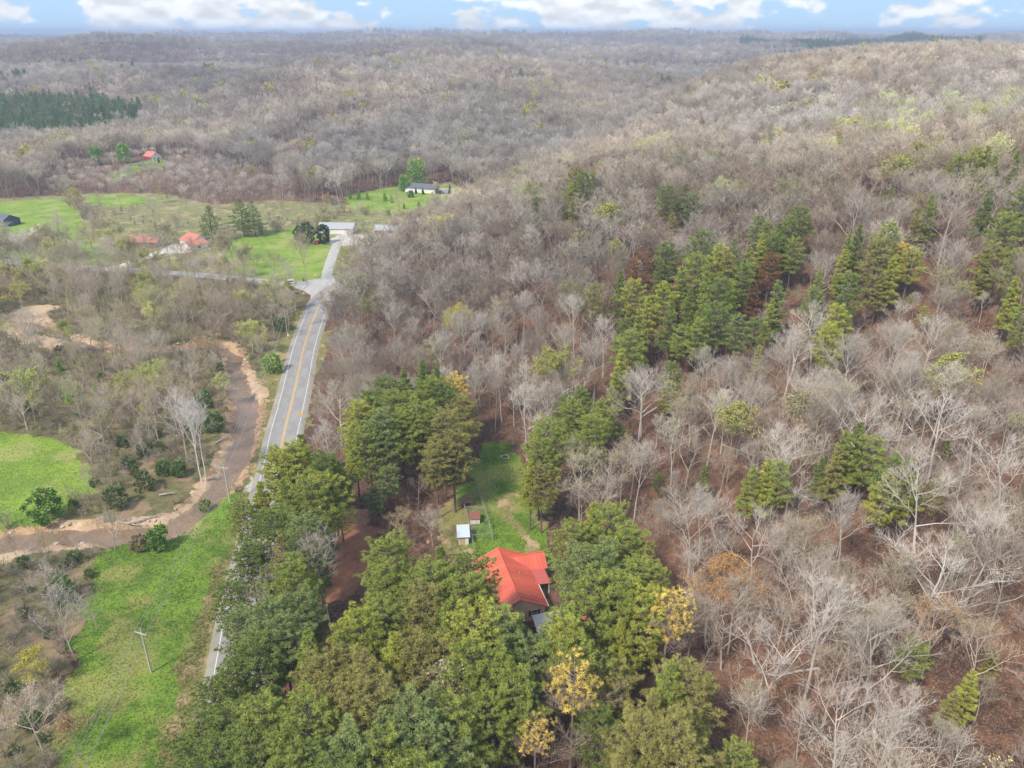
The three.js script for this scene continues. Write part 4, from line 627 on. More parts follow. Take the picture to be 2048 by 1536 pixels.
const PINE_MID = [
  [1190, 1008, 'y', 20], [1225, 1022, 'g', 20], [1152, 1058, 'g', 18], [1168, 1108, 'b', 20], [1205, 1095, 'b', 21], [1262, 1060, 'g', 19], [1300, 1085, 'o', 18], [1285, 1135, 'g', 19], [1185, 1162, 'g', 20], [1245, 1165, 'g', 20], [1285, 1190, 'y', 19], [1135, 1235, 'g', 17], [1310, 1150, 'o', 17], [1245, 1240, 'y', 16],
  [1345, 1330, 'g', 20], [1310, 1390, 'o', 19], [1375, 1335, 'o', 18], [1290, 1440, 'o', 19], [1345, 1450, 'o', 20], [1250, 1490, 'o', 18], [1390, 1420, 'o', 17], [1230, 1340, 'o', 15], [1480, 1500, 'g', 11], [1430, 1520, 'o', 12], [1200, 1430, 'd', 14], [980, 1400, 'g', 17],
  [845, 722, 'd', 20], [872, 735, 'd', 20], [808, 742, 'd', 20], [778, 762, 'd', 20], [745, 790, 'd', 19], [720, 812, 'y', 19], [795, 788, 'g', 21], [835, 785, 'g', 21], [858, 762, 'g', 20], [885, 775, 'd', 19], [705, 850, 'y', 18], [765, 828, 'b', 21], [845, 812, 'g', 21], [800, 830, 'g', 20], [885, 830, 'o', 20], [905, 760, 'Y', 17], [925, 800, 'o', 18], [905, 870, 'o', 18], [870, 890, 'o', 17], [735, 860, 'g', 18], [775, 935, 'b', 11], [750, 975, 'b', 9], [672, 950, 'd', 15], [660, 925, 'd', 17],
  [1098, 850, 'g', 19], [1080, 885, 'g', 18], [1062, 920, 'y', 16], [1085, 935, 'o', 15], [1160, 783, 'd', 17], [1148, 812, 'g', 16], [1205, 806, 'g', 16], [1182, 838, 'g', 17], [1130, 800, 'd', 14], [1240, 850, 'b', 8], [1255, 860, 'o', 8],
];
const PINE_HILL = [
  [1190, 572, 'o', 18], [1242, 543, 'd', 19], [1268, 562, 'y', 17], [1290, 510, 'r', 18], [1335, 488, 'd', 20], [1322, 520, 'd', 18], [1405, 466, 'd', 21], [1440, 492, 'y', 21], [1395, 512, 'g', 20], [1455, 510, 'o', 19], [1415, 545, 'g', 21], [1365, 535, 'g', 19], [1442, 560, 'd', 20], [1380, 580, 'd', 19], [1330, 568, 'y', 19], [1298, 592, 'y', 18], [1345, 605, 'd', 18], [1280, 625, 'g', 18], [1262, 665, 'g', 18], [1245, 700, 'y', 17], [1235, 735, 'g', 15], [1255, 640, 'd', 16], [1365, 655, 'g', 14], [1410, 590, 'g', 20], [1435, 610, 'd', 19], [1400, 640, 'g', 17], [1462, 560, 'y', 18], [1470, 478, 'b', 18], [1500, 495, 'g', 20], [1525, 470, 'y', 19], [1560, 448, 'd', 19], [1600, 418, 'd', 18], [1580, 435, 'd', 19], [1590, 480, 'g', 16], [1545, 510, 'r', 16], [1508, 560, 'r', 15], [1520, 432, 'b', 16], [1535, 445, 'g', 15], [1560, 562, 'b', 19], [1545, 600, 'y', 15], [1640, 540, 'g', 17], [1628, 575, 'b', 15], [1480, 635, 'b', 16], [1515, 640, 'd', 14], [1520, 690, 'y', 11], [1550, 470, 'd', 18], [1490, 530, 'd', 18],
  [1335, 375, 'd', 18], [1372, 368, 'd', 18], [1390, 337, 'g', 14], [1345, 425, 'o', 15], [1388, 385, 'b', 16], [1152, 337, 'o', 24], [1168, 345, 'd', 23], [1142, 365, 'y', 21], [1188, 346, 'b', 20], [1146, 395, 'o', 18], [1075, 396, 'd', 18], [1365, 325, 'd', 10], [1345, 725, 'd', 14], [1338, 765, 'y', 12],
  [1722, 450, 'd', 19], [1700, 470, 'g', 18], [1780, 448, 'g', 21], [1762, 480, 'o', 20], [1690, 500, 'y', 16], [1805, 488, 'Y', 15], [1828, 500, 'y', 15], [1788, 515, 'y', 17], [1765, 545, 'o', 14], [1705, 552, 'd', 17], [1865, 392, 'g', 18], [1838, 418, 'o', 17], [1982, 378, 'd', 19], [1990, 488, 'o', 18], [1978, 505, 'y', 16], [2022, 430, 'g', 19], [2040, 500, 'g', 18], [2050, 385, 'd', 19], [1782, 378, 'd', 12], [1745, 385, 'd', 8], [1955, 295, 'y', 19], [1925, 312, 'g', 17], [1978, 292, 'g', 19], [1992, 310, 'g', 18], [2038, 302, 'g', 17], [2035, 555, 'y', 16], [2060, 600, 'g', 17],
  [1680, 612, 'y', 17], [1662, 650, 'y', 17], [1700, 640, 'o', 14], [1850, 615, 'y', 7],
  [1722, 848, 'd', 17], [1695, 862, 'g', 17], [1680, 895, 'o', 15], [1740, 880, 'g', 15], [1645, 915, 'd', 12], [1540, 920, 'y', 15], [1508, 935, 'g', 14], [1560, 928, 'g', 14], [1800, 920, 'd', 16], [1818, 950, 'y', 14], [1778, 955, 'y', 14], [1880, 960, 'o', 10],
  [1835, 1283, 'g', 10], [1950, 1342, 'y', 11], [1912, 1385, 'o', 9], [1990, 1300, 'o', 7], [1900, 870, 'g', 6], [1320, 950, 'd', 7], [1410, 930, 'd', 9],
];
const PINE_BARK = { near: [0.135, 0.108, 0.092], pale: [0.24, 0.205, 0.18] };
function plantPine(u, v, c, h, set, setName) {
  const i = Math.floor(pr() * set.length), s = set[i], [x, d] = hitGround(u, v, h), far = seenAt(x, 5, d)[2];
  const looks = h < 12 ? `small ${NEEDLE[c][0]} pine` : `${NEEDLE[c][0]} pine`;
  const o = plant(h < 12 ? 'young_pine' : 'pine_tree', setName + i + c, [['trunk', s.trunk, tint(pr() < 0 ? PINE_BARK.pale : PINE_BARK.near)], ['crown', s.crown, tint(NEEDLE[c][1])]], x, d, h / s.H, pr() * 6.28, setName === 'slim' ? lerp(0.95, 1.25, pr()) : lerp(0.92, 1.1, pr()));
  label(o, looks, 'pine', x, d); TAKEN.push([x, d, setName === 'slim' ? 3.2 : 4.6, setName === 'slim' ? 11 : 6]);
}
for (const [u, v, c, h] of PINE_NEAR) plantPine(u, v, c, h, PINES, 'round');
for (const [u, v, c, h] of PINE_MID) plantPine(u, v, c, h, PINES, 'round');
for (const [u, v, c, h] of PINE_HILL) plantPine(u, v, c, h, SLIMPINES, 'slim');

// single trees with a look of their own: [kind, shape, base or top, u, v, height, bark, bud colour, label, category, squash]
const BUD = { lime: [0.36, 0.37, 0.10], yellow: [0.50, 0.46, 0.07], pale: [0.36, 0.34, 0.19], tan: [0.42, 0.29, 0.14], green: [0.17, 0.30, 0.045], orange: [0.46, 0.26, 0.09], purple: [0.26, 0.13, 0.17], cream: [0.60, 0.55, 0.44] };
const budGeo = new Map();
const buds = (shape, key, n, size, share, col) => { const k = key + n + size + share; if (!budGeo.has(k)) budGeo.set(k, leaves(shape.tips, 7, n, size, [1, 1, 1], share)); return budGeo.get(k); };
function single(set, i, u, v, h, bark, bud, text, cat = 'tree', o = {}) {
  const lib = { oak: OAKS, slim: SLIM }[set], s = lib[i], [x, d] = o.base ? hitGround(u, v) : hitGround(u, v, h), parts = [['trunk', s.trunk, tint(bark)], ['crown', s.crown, tint(o.twig ?? bark)]];
  if (bud) parts.push(['leaves', buds(s, set + i, o.n ?? 2, o.size ?? 0.3, o.share ?? 0.8), tint(BUD[bud])]);
  const t = plant(o.name ?? 'broadleaf_tree', set + i + bark + bud + (o.n ?? 0) + (o.size ?? 0) + (o.share ?? 0), parts, x, d, h / s.H, o.turn ?? pr() * 6.28, o.wide ?? 1);
  tag(t, text, cat); TAKEN.push([x, d, o.gap ?? 3]); return t;
}
const W = BARK.white, G = BARK.grey, TN = BARK.tan;
single('oak', 0, 922, 605, 17, TN, 'yellow', 'bright yellow flowering tree on the slope right of the highway', 'tree', { n: 3, share: 0.75, wide: 0.75 });
single('oak', 1, 1105, 690, 20, TN, 'lime', 'tall tree with lime green young leaves on the lower slope', 'tree', { n: 3, share: 0.9, wide: 0.8 });
single('oak', 5, 870, 672, 17, TN, 'pale', 'pale green budding tree left above the dark pine cluster', 'tree', { wide: 0.8 });
single('slim', 0, 1475, 805, 18, TN, 'lime', 'slim lime topped tree between bare trees on the middle slope', 'tree', { share: 0.9 });
single('slim', 1, 1222, 415, 18, TN, 'lime', 'thin yellow green tree right below the tall ridge pines', 'tree', { share: 0.9, wide: 1.4 });
single('slim', 2, 1235, 480, 16, TN, 'lime', 'narrow pale yellow tree under the thin yellow green tree', 'tree', { share: 0.7 });
single('oak', 1, 1855, 275, 20, TN, 'lime', 'wide yellow green tree on the ridge left of dark pines', 'tree', { n: 2, share: 0.8 });
single('slim', 0, 1795, 315, 18, TN, 'lime', 'pale lime tree left below the wide yellow ridge tree', 'tree', { wide: 1.5 });
single('oak', 0, 1688, 258, 20, TN, 'tan', 'pale tan budding tree on the right hill crest', 'tree', { n: 1 });
single('slim', 2, 1650, 358, 10, TN, 'yellow', 'small yellow tree among bare trees under the right ridge', 'tree', { wide: 1.8 });
single('slim', 3, 1912, 715, 16, TN, 'lime', 'thin lime leaved tree above the white forked trees', 'tree', { share: 0.8, wide: 1.2 });
single('slim', 1, 1610, 795, 17, TN, 'pale', 'thin pale budding tree left of the middle slope pine pair', 'tree', { share: 0.6 });
single('oak', 2, 1455, 1105, 17, [0.46, 0.38, 0.30], 'orange', 'orange tan budding tree on the brown slope', 'tree', { n: 2, size: 0.24, share: 0.75, wide: 0.85 });
single('oak', 5, 1890, 1195, 14, [0.50, 0.44, 0.38], 'orange', 'small orange topped tree below the big white limbed sycamore', 'tree', { n: 1, size: 0.24, share: 0.55, wide: 0.8 });
single('oak', 6, 1985, 1240, 14, [0.50, 0.45, 0.38], 'tan', 'bare tree with tan buds near the right edge', 'tree', { n: 1, size: 0.2, share: 0.5, wide: 0.9 });
single('oak', 4, 1880, 905, 20, W, null, 'big white limbed sycamore leaning over the right slope', 'tree', { twig: W });
single('oak', 7, 1590, 655, 19, W, null, 'spreading white forked tree under the hillside pines', 'tree', { twig: [0.5, 0.47, 0.44] });
single('oak', 2, 1905, 770, 20, W, null, 'white vase shaped tree on the upper right slope', 'tree', {});
single('oak', 0, 1750, 775, 19, W, null, 'pale rounded tree just behind the pair of slope pines', 'tree', {});
single('oak', 7, 1530, 1010, 18, [0.52, 0.47, 0.45], null, 'pale pinkish spreading tree left of the slope pine pair', 'tree', {});
single('oak', 2, 1890, 1065, 19, W, null, 'wide fan shaped pale tree below the white limbed sycamore', 'tree', { wide: 1.2 });
single('oak', 3, 1660, 1160, 21, W, null, 'tall pale tree with a clear white trunk at lower right', 'tree', {});
single('oak', 7, 1560, 1230, 19, [0.52, 0.48, 0.45], null, 'wide branching pale tree left of the clear white trunk', 'tree', { wide: 1.15 });
single('oak', 0, 1712, 1375, 16, [0.54, 0.50, 0.47], null, 'rounded pale tree at lower right, centre of its gap', 'tree', {});
single('oak', 5, 1805, 1370, 14, [0.54, 0.50, 0.47], null, 'small round pale tree beside the low green pine', 'tree', {});
single('oak', 1, 1165, 890, 17, [0.46, 0.44, 0.38], 'pale', 'large pale budding tree overhanging the right lawn edge', 'tree', { n: 1, share: 0.5, size: 0.22, wide: 1.1 });
single('oak', 4, 1200, 940, 15, [0.46, 0.42, 0.38], null, 'wide bare tree reaching over the worn path', 'tree', { wide: 1.1 });
single('slim', 0, 372, 800, 20, [0.62, 0.61, 0.60], null, 'tall pale twin trunk tree left of the creek, front trunk', 'tree', { base: 0 });
single('slim', 2, 384, 815, 18, [0.62, 0.61, 0.60], null, 'tall pale twin trunk tree left of the creek, rear trunk', 'tree', {});
single('oak', 5, 950, 878, 5, TN, 'purple', 'small purple flowering tree at the pine edge of the lawn', 'tree', { n: 3, share: 0.8 });
single('slim', 3, 890, 1340, 19, [0.50, 0.46, 0.38], 'pale', 'slender pale tree with cream buds among the front pines', 'tree', { n: 1, share: 0.35, size: 0.2, wide: 1.2 });
single('oak', 5, 800, 1020, 8, [0.42, 0.36, 0.27], 'tan', 'bushy tan budding tree beside the red dirt clearing', 'tree', { n: 1, share: 0.4, size: 0.18, wide: 1.25 });
single('slim', 3, 862, 1015, 9, [0.44, 0.43, 0.40], null, 'thin pale bare tree left of the yard', 'tree', { wide: 1.2 });
single('oak', 0, 548, 1098, 19, [0.44, 0.37, 0.33], null, 'dead bare tree with a broken trunk before the roadside pines', 'tree', { wide: 0.7 });
single('slim', 1, 640, 1075, 19, [0.46, 0.42, 0.38], null, 'dead grey snag at the left edge of the red clearing', 'tree', {});
single('oak', 4, 172, 1180, 8, [0.42, 0.36, 0.30], null, 'brown bare tree at the left edge of the field', 'tree', { wide: 0.9 });
single('oak', 5, 210, 1020, 9, [0.44, 0.39, 0.36], null, 'grey bare tree leaning over the creek bend', 'tree', {});
single('oak', 2, 40, 1370, 12, [0.56, 0.50, 0.42], 'cream', 'large cream twigged tree in the lower left corner', 'tree', { n: 1, size: 0.16, share: 0.4 });
single('slim', 3, 130, 1430, 8, TN, 'tan', 'small tan budding tree right of the cream corner tree', 'tree', { n: 1 });
single('oak', 5, 60, 1300, 7, TN, 'yellow', 'yellow flowering bush tree at the lower left edge', 'tree', { n: 3, share: 0.55 });
single('oak', 0, 75, 1120, 10, [0.50, 0.45, 0.41], null, 'pale bare tree at the left edge below the creek', 'tree', {});
// trees of the creek strip and the roadside
for (const [u, v, h, i, bud, text] of [[480, 640, 11, 0, null, 'brown bare creekside tree left of the highway verge'], [400, 670, 11, 2, 'tan', 'round tan twigged tree on the creek bank'], [540, 600, 13, 1, null, 'brown bare tree under the side road board'], [455, 590, 14, 4, null, 'grey bare tree left below the road junction'], [270, 640, 14, 3, 'pale', 'olive budding tree in the middle of the creek thicket'], [210, 630, 15, 7, null, 'white branched tree in the upper creek thicket'], [330, 620, 15, 6, 'pale', 'tall olive budding tree behind the white branched tree'], [300, 760, 10, 1, null, 'bare grey tree deep in the creek thicket'], [240, 765, 7, 5, 'lime', 'yellow green tree right of the bright cedars'], [205, 815, 8, 0, 'lime', 'wide lime budding tree above the round field'], [290, 805, 9, 3, 'yellow', 'yellow budding tree left of the twin white trunks'], [70, 640, 11, 2, null, 'grey bare tree on the upper left sandbank'], [30, 560, 14, 1, 'yellow', 'yellow green tree beside the far left road'], [690, 715, 10, 5, 'pale', 'round pale green tree at the right edge of the highway']]) single('oak', i, u, v, h, i % 2 ? G : TN, bud, text, 'tree', { n: 2, share: 0.6, size: 0.26 });
for (const [u, v, h, i, bud, text] of [[325, 440, 21, 1, 'pale', 'tallest pale budding tree before the red roofed bungalow'], [375, 470, 18, 4, null, 'bare tree right of the bungalow gable'], [440, 470, 19, 3, 'pale', 'hazy green budding tree left of the bright field'], [490, 490, 17, 6, 'pale', 'hazy pale tree in front of the bright field, left one'], [540, 500, 16, 0, null, 'grey bare tree in front of the bright field, right one'], [252, 470, 17, 7, 'lime', 'lime budding tree in front of the red roofed barn'], [300, 462, 18, 5, null, 'bare tree right in front of the red roofed barn'], [145, 480, 16, 1, null, 'bare tree in front of the far left lawn'], [60, 470, 16, 3, null, 'bare tree before the small pale roofed house'], [15, 480, 15, 6, 'pale', 'budding tree in front of the navy house'], [195, 400, 14, 4, null, 'dark leaning bare tree by the white pickup'], [705, 455, 13, 3, null, 'bare tree leaning left beside the paved drive'], [690, 500, 8, 5, 'lime', 'lime leaved tree between drive and highway'], [560, 385, 17, 1, null, 'bare tree behind the bright field, left one'], [615, 395, 15, 6, null, 'bare tree behind the bright field, right one'], [655, 385, 12, 0, 'tan', 'tan bare tree left of the meadow cedars'], [145, 375, 12, 5, 'yellow', 'yellow budding tree at the top of the field hedgerow'], [870, 362, 8, 5, 'cream', 'white blossoming tree in front of the white ranch house']]) single('oak', i, u, v, h, i % 2 ? TN : [0.36, 0.31, 0.26], bud, text, 'tree', { n: 2, share: 0.6, size: 0.3, wide: 0.85 });

// pines with mostly dead crowns: a green crown would not do, so a sparse one on bare limbs
function deadPine(u, v, h, text) { const s = SPARSE[0], b = OAKS[5], [x, d] = hitGround(u, v, h), t = plant('dying_pine', 'dying' + u, [['trunk', s.trunk, tint(PINE_BARK.pale)], ['bare_limbs', b.crown, tint([0.34, 0.27, 0.23])], ['crown', s.crown, tint(NEEDLE.Y[1])]], x, d, h / s.H, pr() * 6.28, 1.05); tag(t, text, 'pine'); TAKEN.push([x, d, 3]); }
deadPine(1340, 1198, 19, 'half dead pine with a golden yellow crown right of the house'); deadPine(1150, 1330, 19, 'half dead yellow pine in front of the garage'); deadPine(1072, 1440, 14, 'low half dead yellow pine at the bottom of the picture');

// bushes, cedars and leafy trees one can point to: [u, v, what, scale, colour, label]
for (const [u, v, k, s, c, text] of [
  [135, 795, 'cedar', 1.25, [0.20, 0.31, 0.035], 'tall bright lime cedar, left of three in the thicket'], [152, 790, 'cedar', 1.2, [0.20, 0.31, 0.035], 'tall bright lime cedar, right beside its twin'], [138, 808, 'cedar', 0.8, [0.23, 0.33, 0.04], 'short bright cedar in front of the twin cedars'], [193, 792, 'cedar', 0.85, [0.17, 0.27, 0.035], 'single green cedar right of the twin cedars'], [121, 742, 'cedar', 0.9, [0.15, 0.25, 0.04], 'green cedar behind the twin cedars'],
  [100, 1040, 'bush', 2.6, [0.10, 0.19, 0.03], 'round green bush on the creek edge of the left field'], [320, 1098, 'bush', 1.9, [0.11, 0.20, 0.03], 'green bush at the upper edge of the power line field'], [280, 1100, 'bush', 1.3, [0.22, 0.19, 0.10], 'brown bush left of the green field bush'], [412, 1022, 'bush', 1.0, [0.11, 0.19, 0.03], 'green bush by the foot of the creek pole'], [130, 1200, 'bush', 1.9, [0.09, 0.17, 0.03], 'green bush at the left edge of the power line field'],
  [290, 980, 'bush', 1.7, [0.10, 0.13, 0.04], 'dark bush beside the sandy creek bank'], [235, 1015, 'bush', 1.9, [0.10, 0.14, 0.045], 'dark olive bush over the creek bend'], [330, 950, 'bush', 1.4, [0.085, 0.14, 0.035], 'dark bush above the sandy creek bank, left'], [360, 952, 'bush', 1.4, [0.085, 0.14, 0.035], 'dark bush above the sandy creek bank, right'], [410, 815, 'bush', 1.8, [0.085, 0.16, 0.03], 'green bush beside the creek, nearest the water'], [430, 862, 'bush', 2.0, [0.085, 0.15, 0.03], 'green undergrowth bush behind the creek bank'], [560, 662, 'bush', 2.0, [0.10, 0.15, 0.035], 'green bush at the foot of the meter box pole'], [545, 745, 'bush', 2.2, [0.14, 0.22, 0.04], 'green bush between creek bank and highway'],
  [250, 326, 'leafy', 2.0, [0.16, 0.27, 0.035], 'bright green leafy grove left of the white gabled house, right half'], [195, 330, 'leafy', 1.9, [0.14, 0.25, 0.035], 'bright green leafy grove left of the white gabled house, left half'], [150, 337, 'leafy', 0.7, [0.42, 0.36, 0.05], 'yellow bush at the left of the green grove'], [808, 382, 'leafy', 1.4, [0.13, 0.24, 0.035], 'bright green leafy tree behind the white ranch house, left'], [834, 376, 'leafy', 2.0, [0.15, 0.25, 0.04], 'bright green leafy tree behind the white ranch house, right'],
  [616, 489, 'leafy', 1.15, [0.055, 0.085, 0.03], 'dark magnolia bush by the bright field, left'], [648, 487, 'leafy', 1.25, [0.05, 0.085, 0.03], 'dark magnolia bush by the bright field, right'], [600, 482, 'leafy', 0.8, [0.05, 0.08, 0.03], 'small dark bush at the left of the magnolias'],
  [318, 326, 'cedar', 0.8, [0.05, 0.08, 0.04], 'dark evergreen at the corner of the white gabled house'], [700, 398, 'cedar', 1.1, [0.16, 0.28, 0.04], 'bright green meadow cedar, left end of its row'], [718, 400, 'cedar', 1.15, [0.14, 0.27, 0.04], 'bright green meadow cedar, second in its row'], [735, 400, 'cedar', 1.1, [0.16, 0.28, 0.04], 'bright green meadow cedar, third in its row'], [770, 402, 'cedar', 1.3, [0.15, 0.28, 0.04], 'bright green cedar left of the white blossoming tree'], [783, 406, 'cedar', 1.1, [0.17, 0.29, 0.04], 'bright green cedar right of the blossoming tree'], [808, 418, 'cedar', 0.9, [0.18, 0.30, 0.04], 'small bright cedar in the meadow, left one'], [838, 418, 'cedar', 1.1, [0.18, 0.30, 0.04], 'small bright cedar in the meadow, middle one'], [855, 414, 'cedar', 0.8, [0.17, 0.29, 0.04], 'small bright cedar in the meadow, right one'], [874, 388, 'cedar', 1.1, [0.11, 0.22, 0.035], 'green conical cedar at the end of the ranch house'], [846, 389, 'cedar', 0.9, [0.05, 0.09, 0.05], 'dark cedar in front of the ranch house, right one'], [832, 388, 'cedar', 0.85, [0.05, 0.09, 0.05], 'dark cedar in front of the ranch house, left one'], [822, 395, 'bush', 1.6, [0.06, 0.11, 0.045], 'dark round bush below the ranch house'], [778, 434, 'cedar', 1.0, [0.16, 0.27, 0.04], 'bright cedar behind the brick garage'], [668, 410, 'bush', 1.8, [0.10, 0.17, 0.04], 'green bush in the meadow left of the cedar row'],
  [900, 388, 'cedar', 1.2, [0.06, 0.10, 0.04], 'dark evergreen right of the maroon car'],
]) { const [x, d] = hitGround(u, v), lib = { cedar: CEDARS, bush: BUSHES, leafy: LEAFY }[k], i = Math.floor(pr() * lib.length), t = plant({ cedar: 'cedar_tree', bush: 'evergreen_bush', leafy: 'leafy_tree' }[k], k + i + c, [['trunk', lib[i].trunk, tint(TN)], ['crown', lib[i].crown, tint(c.map((k) => k * (c[1] > 0.2 ? 1.7 : 1.25)))]], x, d, s, pr() * 6.28); tag(t, text, k === 'cedar' ? 'cedar' : k === 'bush' ? 'bush' : 'tree'); TAKEN.push([x, d, 1.5]); KEEP.push([x, d]); }
for (const [u, v, h, c, text] of [[415, 412, 17, 'd', 'dark pine left of two behind the far lawn'], [478, 398, 18, 'd', 'wide dark pine right of two behind the far lawn'], [502, 402, 17, 'b', 'grey green pine beside the wide dark pine'], [1042, 136, 22, 'd', 'lone dark evergreen rising over the far ridge']]) { const s = LOWPINE, [x, d] = hitGround(u, v, h), t = plant('pine_tree', 'lone' + c, [['trunk', s.trunk, tint(PINE_BARK.near)], ['crown', s.crown, tint(NEEDLE[c][1])]], x, d, h / s.H, pr() * 6.28, 1.25); tag(t, text, 'pine'); }

// ------------------------------------------------------------------ the woods: the 300 largest bare trees one by one, all farther ones as one mass
const inView = (x, y, d, m = 60) => { const [u, v, z] = seenAt(x, y, d); return z > 10 && u > -m * 4 && u < 2048 + m * 4 && v < 1536 + 500 && v > -400; };
const swath = hillPoly([[524, 306], [600, 270], [735, 222], [742, 231], [640, 264], [548, 307]], 0);
const pineStand = [[-20, 275], [150, 268], [290, 240], [280, 215], [200, 196], [90, 190], [-20, 190]].map(([u, v]) => hitGround(u, v, 10));
const lowWood = poly([[60, 420], [110, 345], [230, 316], [350, 312], [470, 330], [560, 372], [560, 410]]);
const tr = rng(77), wood = [];
for (let d = 42; d < 4600;) {
  const step = d < 215 ? 5.5 : d < 420 ? 5.8 : d < 800 ? 6.2 : d < 1500 ? 8.2 : d < 2700 ? 11.5 : 19;
  for (let x = -0.72 * d - 80; x < 0.72 * d + 80; x += step) {
    const px = x + (tr() - 0.5) * step * 0.95, pd = d + (tr() - 0.5) * step * 0.95, keep = tr(), a = tr(), b = tr(), c = tr();
    if (keep < 0.1 || !inView(px, 12, pd)) continue;
    if (pd < 1500) { if (zoneAt(px, pd) !== Z.litter || roadDist(px, pd) < (pd < 270 ? 6 : 3) || !free(px, pd, 1.2) || (pd < 150 && inside(pineFloor, px, pd))) continue; if (pd < 1300 && [0, 25, 50, 75, 100, 125, 150].some((k) => inside(swath, px * (1 + k / pd), pd + k))) continue; }
    let low = 1; if (pd < 620) { if (TAKEN.some((t) => Math.hypot(t[0] - px, t[1] - pd) < t[2])) continue; if (TAKEN.some((t) => t[3] && pd < t[1] && pd > t[1] - t[3] - 3 && Math.abs(px - t[0] * pd / t[1]) < 4)) low = 0.5; }
    const y = ground(px, pd), [, , zc] = seenAt(px, y, pd);
    wood.push({ x: px, d: pd, y, a, b, c, s: low * (pd < 215 ? 0.62 + b * 0.36 : 0.72 + b * 0.38) * (pd < 760 && inside(lowWood, px, pd) ? 0.45 : 1) * (pd > 1500 ? 1 + 0.35 * sstep(1500, 3000, pd) : 1), size: (14 + 8 * b) / zc, stand: inside(pineStand, px, pd) });
  }
  d += step;
}
const barks = [[0.51, 0.485, 0.44], [0.455, 0.405, 0.35], [0.405, 0.355, 0.29], [0.335, 0.30, 0.25], [0.585, 0.56, 0.51], [0.44, 0.415, 0.375]];
const barkWord = ['pale grey', 'pinkish grey', 'tan', 'grey brown', 'whitish', 'grey'];
const order = wood.filter((t) => !t.stand && t.d < 330 && (() => { const [u, v] = seenAt(t.x, t.y + 9, t.d); return u > 0 && u < 2048 && v < 1560; })()).sort((p, q) => q.size - p.size).slice(0, 240);
for (const t of order) t.own = true;
for (const t of order) {
  const oak = t.a < 0.45, lib = oak ? OAKS : SLIM, i = Math.floor(t.c * 7919) % lib.length, k = Math.floor(t.b * 6), s = lib[i], budded = (t.c * 97) % 1 < 0.10;
  const parts = [['trunk', s.trunk, tint(barks[k])], ['crown', s.crown, tint(barks[k])]]; if (budded) parts.push(['leaves', buds(s, (oak ? 'oak' : 'slim') + i, 1, 0.2, 0.45), tint(BUD.pale)]);
  const o = plant('bare_tree', 'wood' + oak + i + k + budded, parts, t.x, t.d, t.s, t.c * 6.28, oak ? 1 : 1.1, t.y);
  label(o, `${oak ? 'spreading' : 'slender'} ${barkWord[k]} ${budded ? 'budding ' : ''}tree`, 'tree', t.x, t.d);
}
{ const q = rng(515); let n = 0; for (let k = 0; k < 400 && n < 12; k++) { const d = 80 + q() * 130, x = (0.02 + q() * 0.62) * d, L = 5 + q() * 7, t = q() * 6.28, b = q(); if (zoneAt(x, d) !== Z.litter || (d < 150 && inside(pineFloor, x, d)) || !free(x, d, 3) || TAKEN.some((o) => Math.hypot(o[0] - x, o[1] - d) < 4)) continue; n++;
  const o = thing('fallen_log', null, 'log', [x, ground(x, d) + 0.18, -d], t), e = ground(x + Math.cos(t) * L, d + Math.sin(t) * L) - ground(x, d), g = new GB(); g.tube([0, 0, 0], [L * 0.5, e * 0.5 + 0.1, 0.15], 0.22, 0.17, 7).tube([L * 0.5, e * 0.5 + 0.1, 0.15], [L, e + 0.1, 0], 0.17, 0.06, 7); put('trunk', g.geo(), b < 0.5 ? M.greyWood : M.paleWood, o);
  for (let i = 0; i < 4; i++) { const a = L * (0.45 + 0.13 * i); put('branch', new GB().tube([a, e * a / L + 0.1, 0.1], [a + 0.9 + q(), e * a / L + 0.3 + q() * 0.9, (q() - 0.5) * 3], 0.06, 0.015, 4).geo(), b < 0.5 ? M.greyWood : M.paleWood, o); }
  label(o, `${L > 8.5 ? 'long' : 'short'} ${b < 0.5 ? 'grey' : 'pale'} fallen log`, 'log', x, d); } }
function mass(name, shapes, rows, lbl, cat) { // rows: {x, d, y, s, q, turn, color, shape}; one group, an instanced mesh per shape
  const g = new THREE.Group(); g.name = numbered(name); tag(g, lbl, cat, null, 'stuff'); scene.add(g); const m4 = new THREE.Matrix4(), q = new THREE.Quaternion(), up = V(0, 1, 0), col = new THREE.Color(), m = vmat(0.92);
  shapes.forEach((geo, k) => { const list = rows.filter((r) => r.shape === k); if (!list.length) return; const I = new THREE.InstancedMesh(geo, m, list.length); I.name = 'trees'; I.castShadow = I.receiveShadow = true; I.userData.kind = 'stuff';
    list.forEach((r, j) => { q.setFromAxisAngle(up, r.turn); m4.compose(V(r.x, r.y, -r.d), q, V(r.s * (r.q ?? 1), r.s, r.s * (r.q ?? 1))); I.setMatrixAt(j, m4); I.setColorAt(j, col.setRGB(...r.color)); }); g.add(I); });
}
const jc = (c, r, s = 0.14) => { const k = 1 + (r() - 0.5) * 2 * s; return [c[0] * k * (1 + (r() - 0.5) * 0.06), c[1] * k, c[2] * k * (1 + (r() - 0.5) * 0.06)]; };
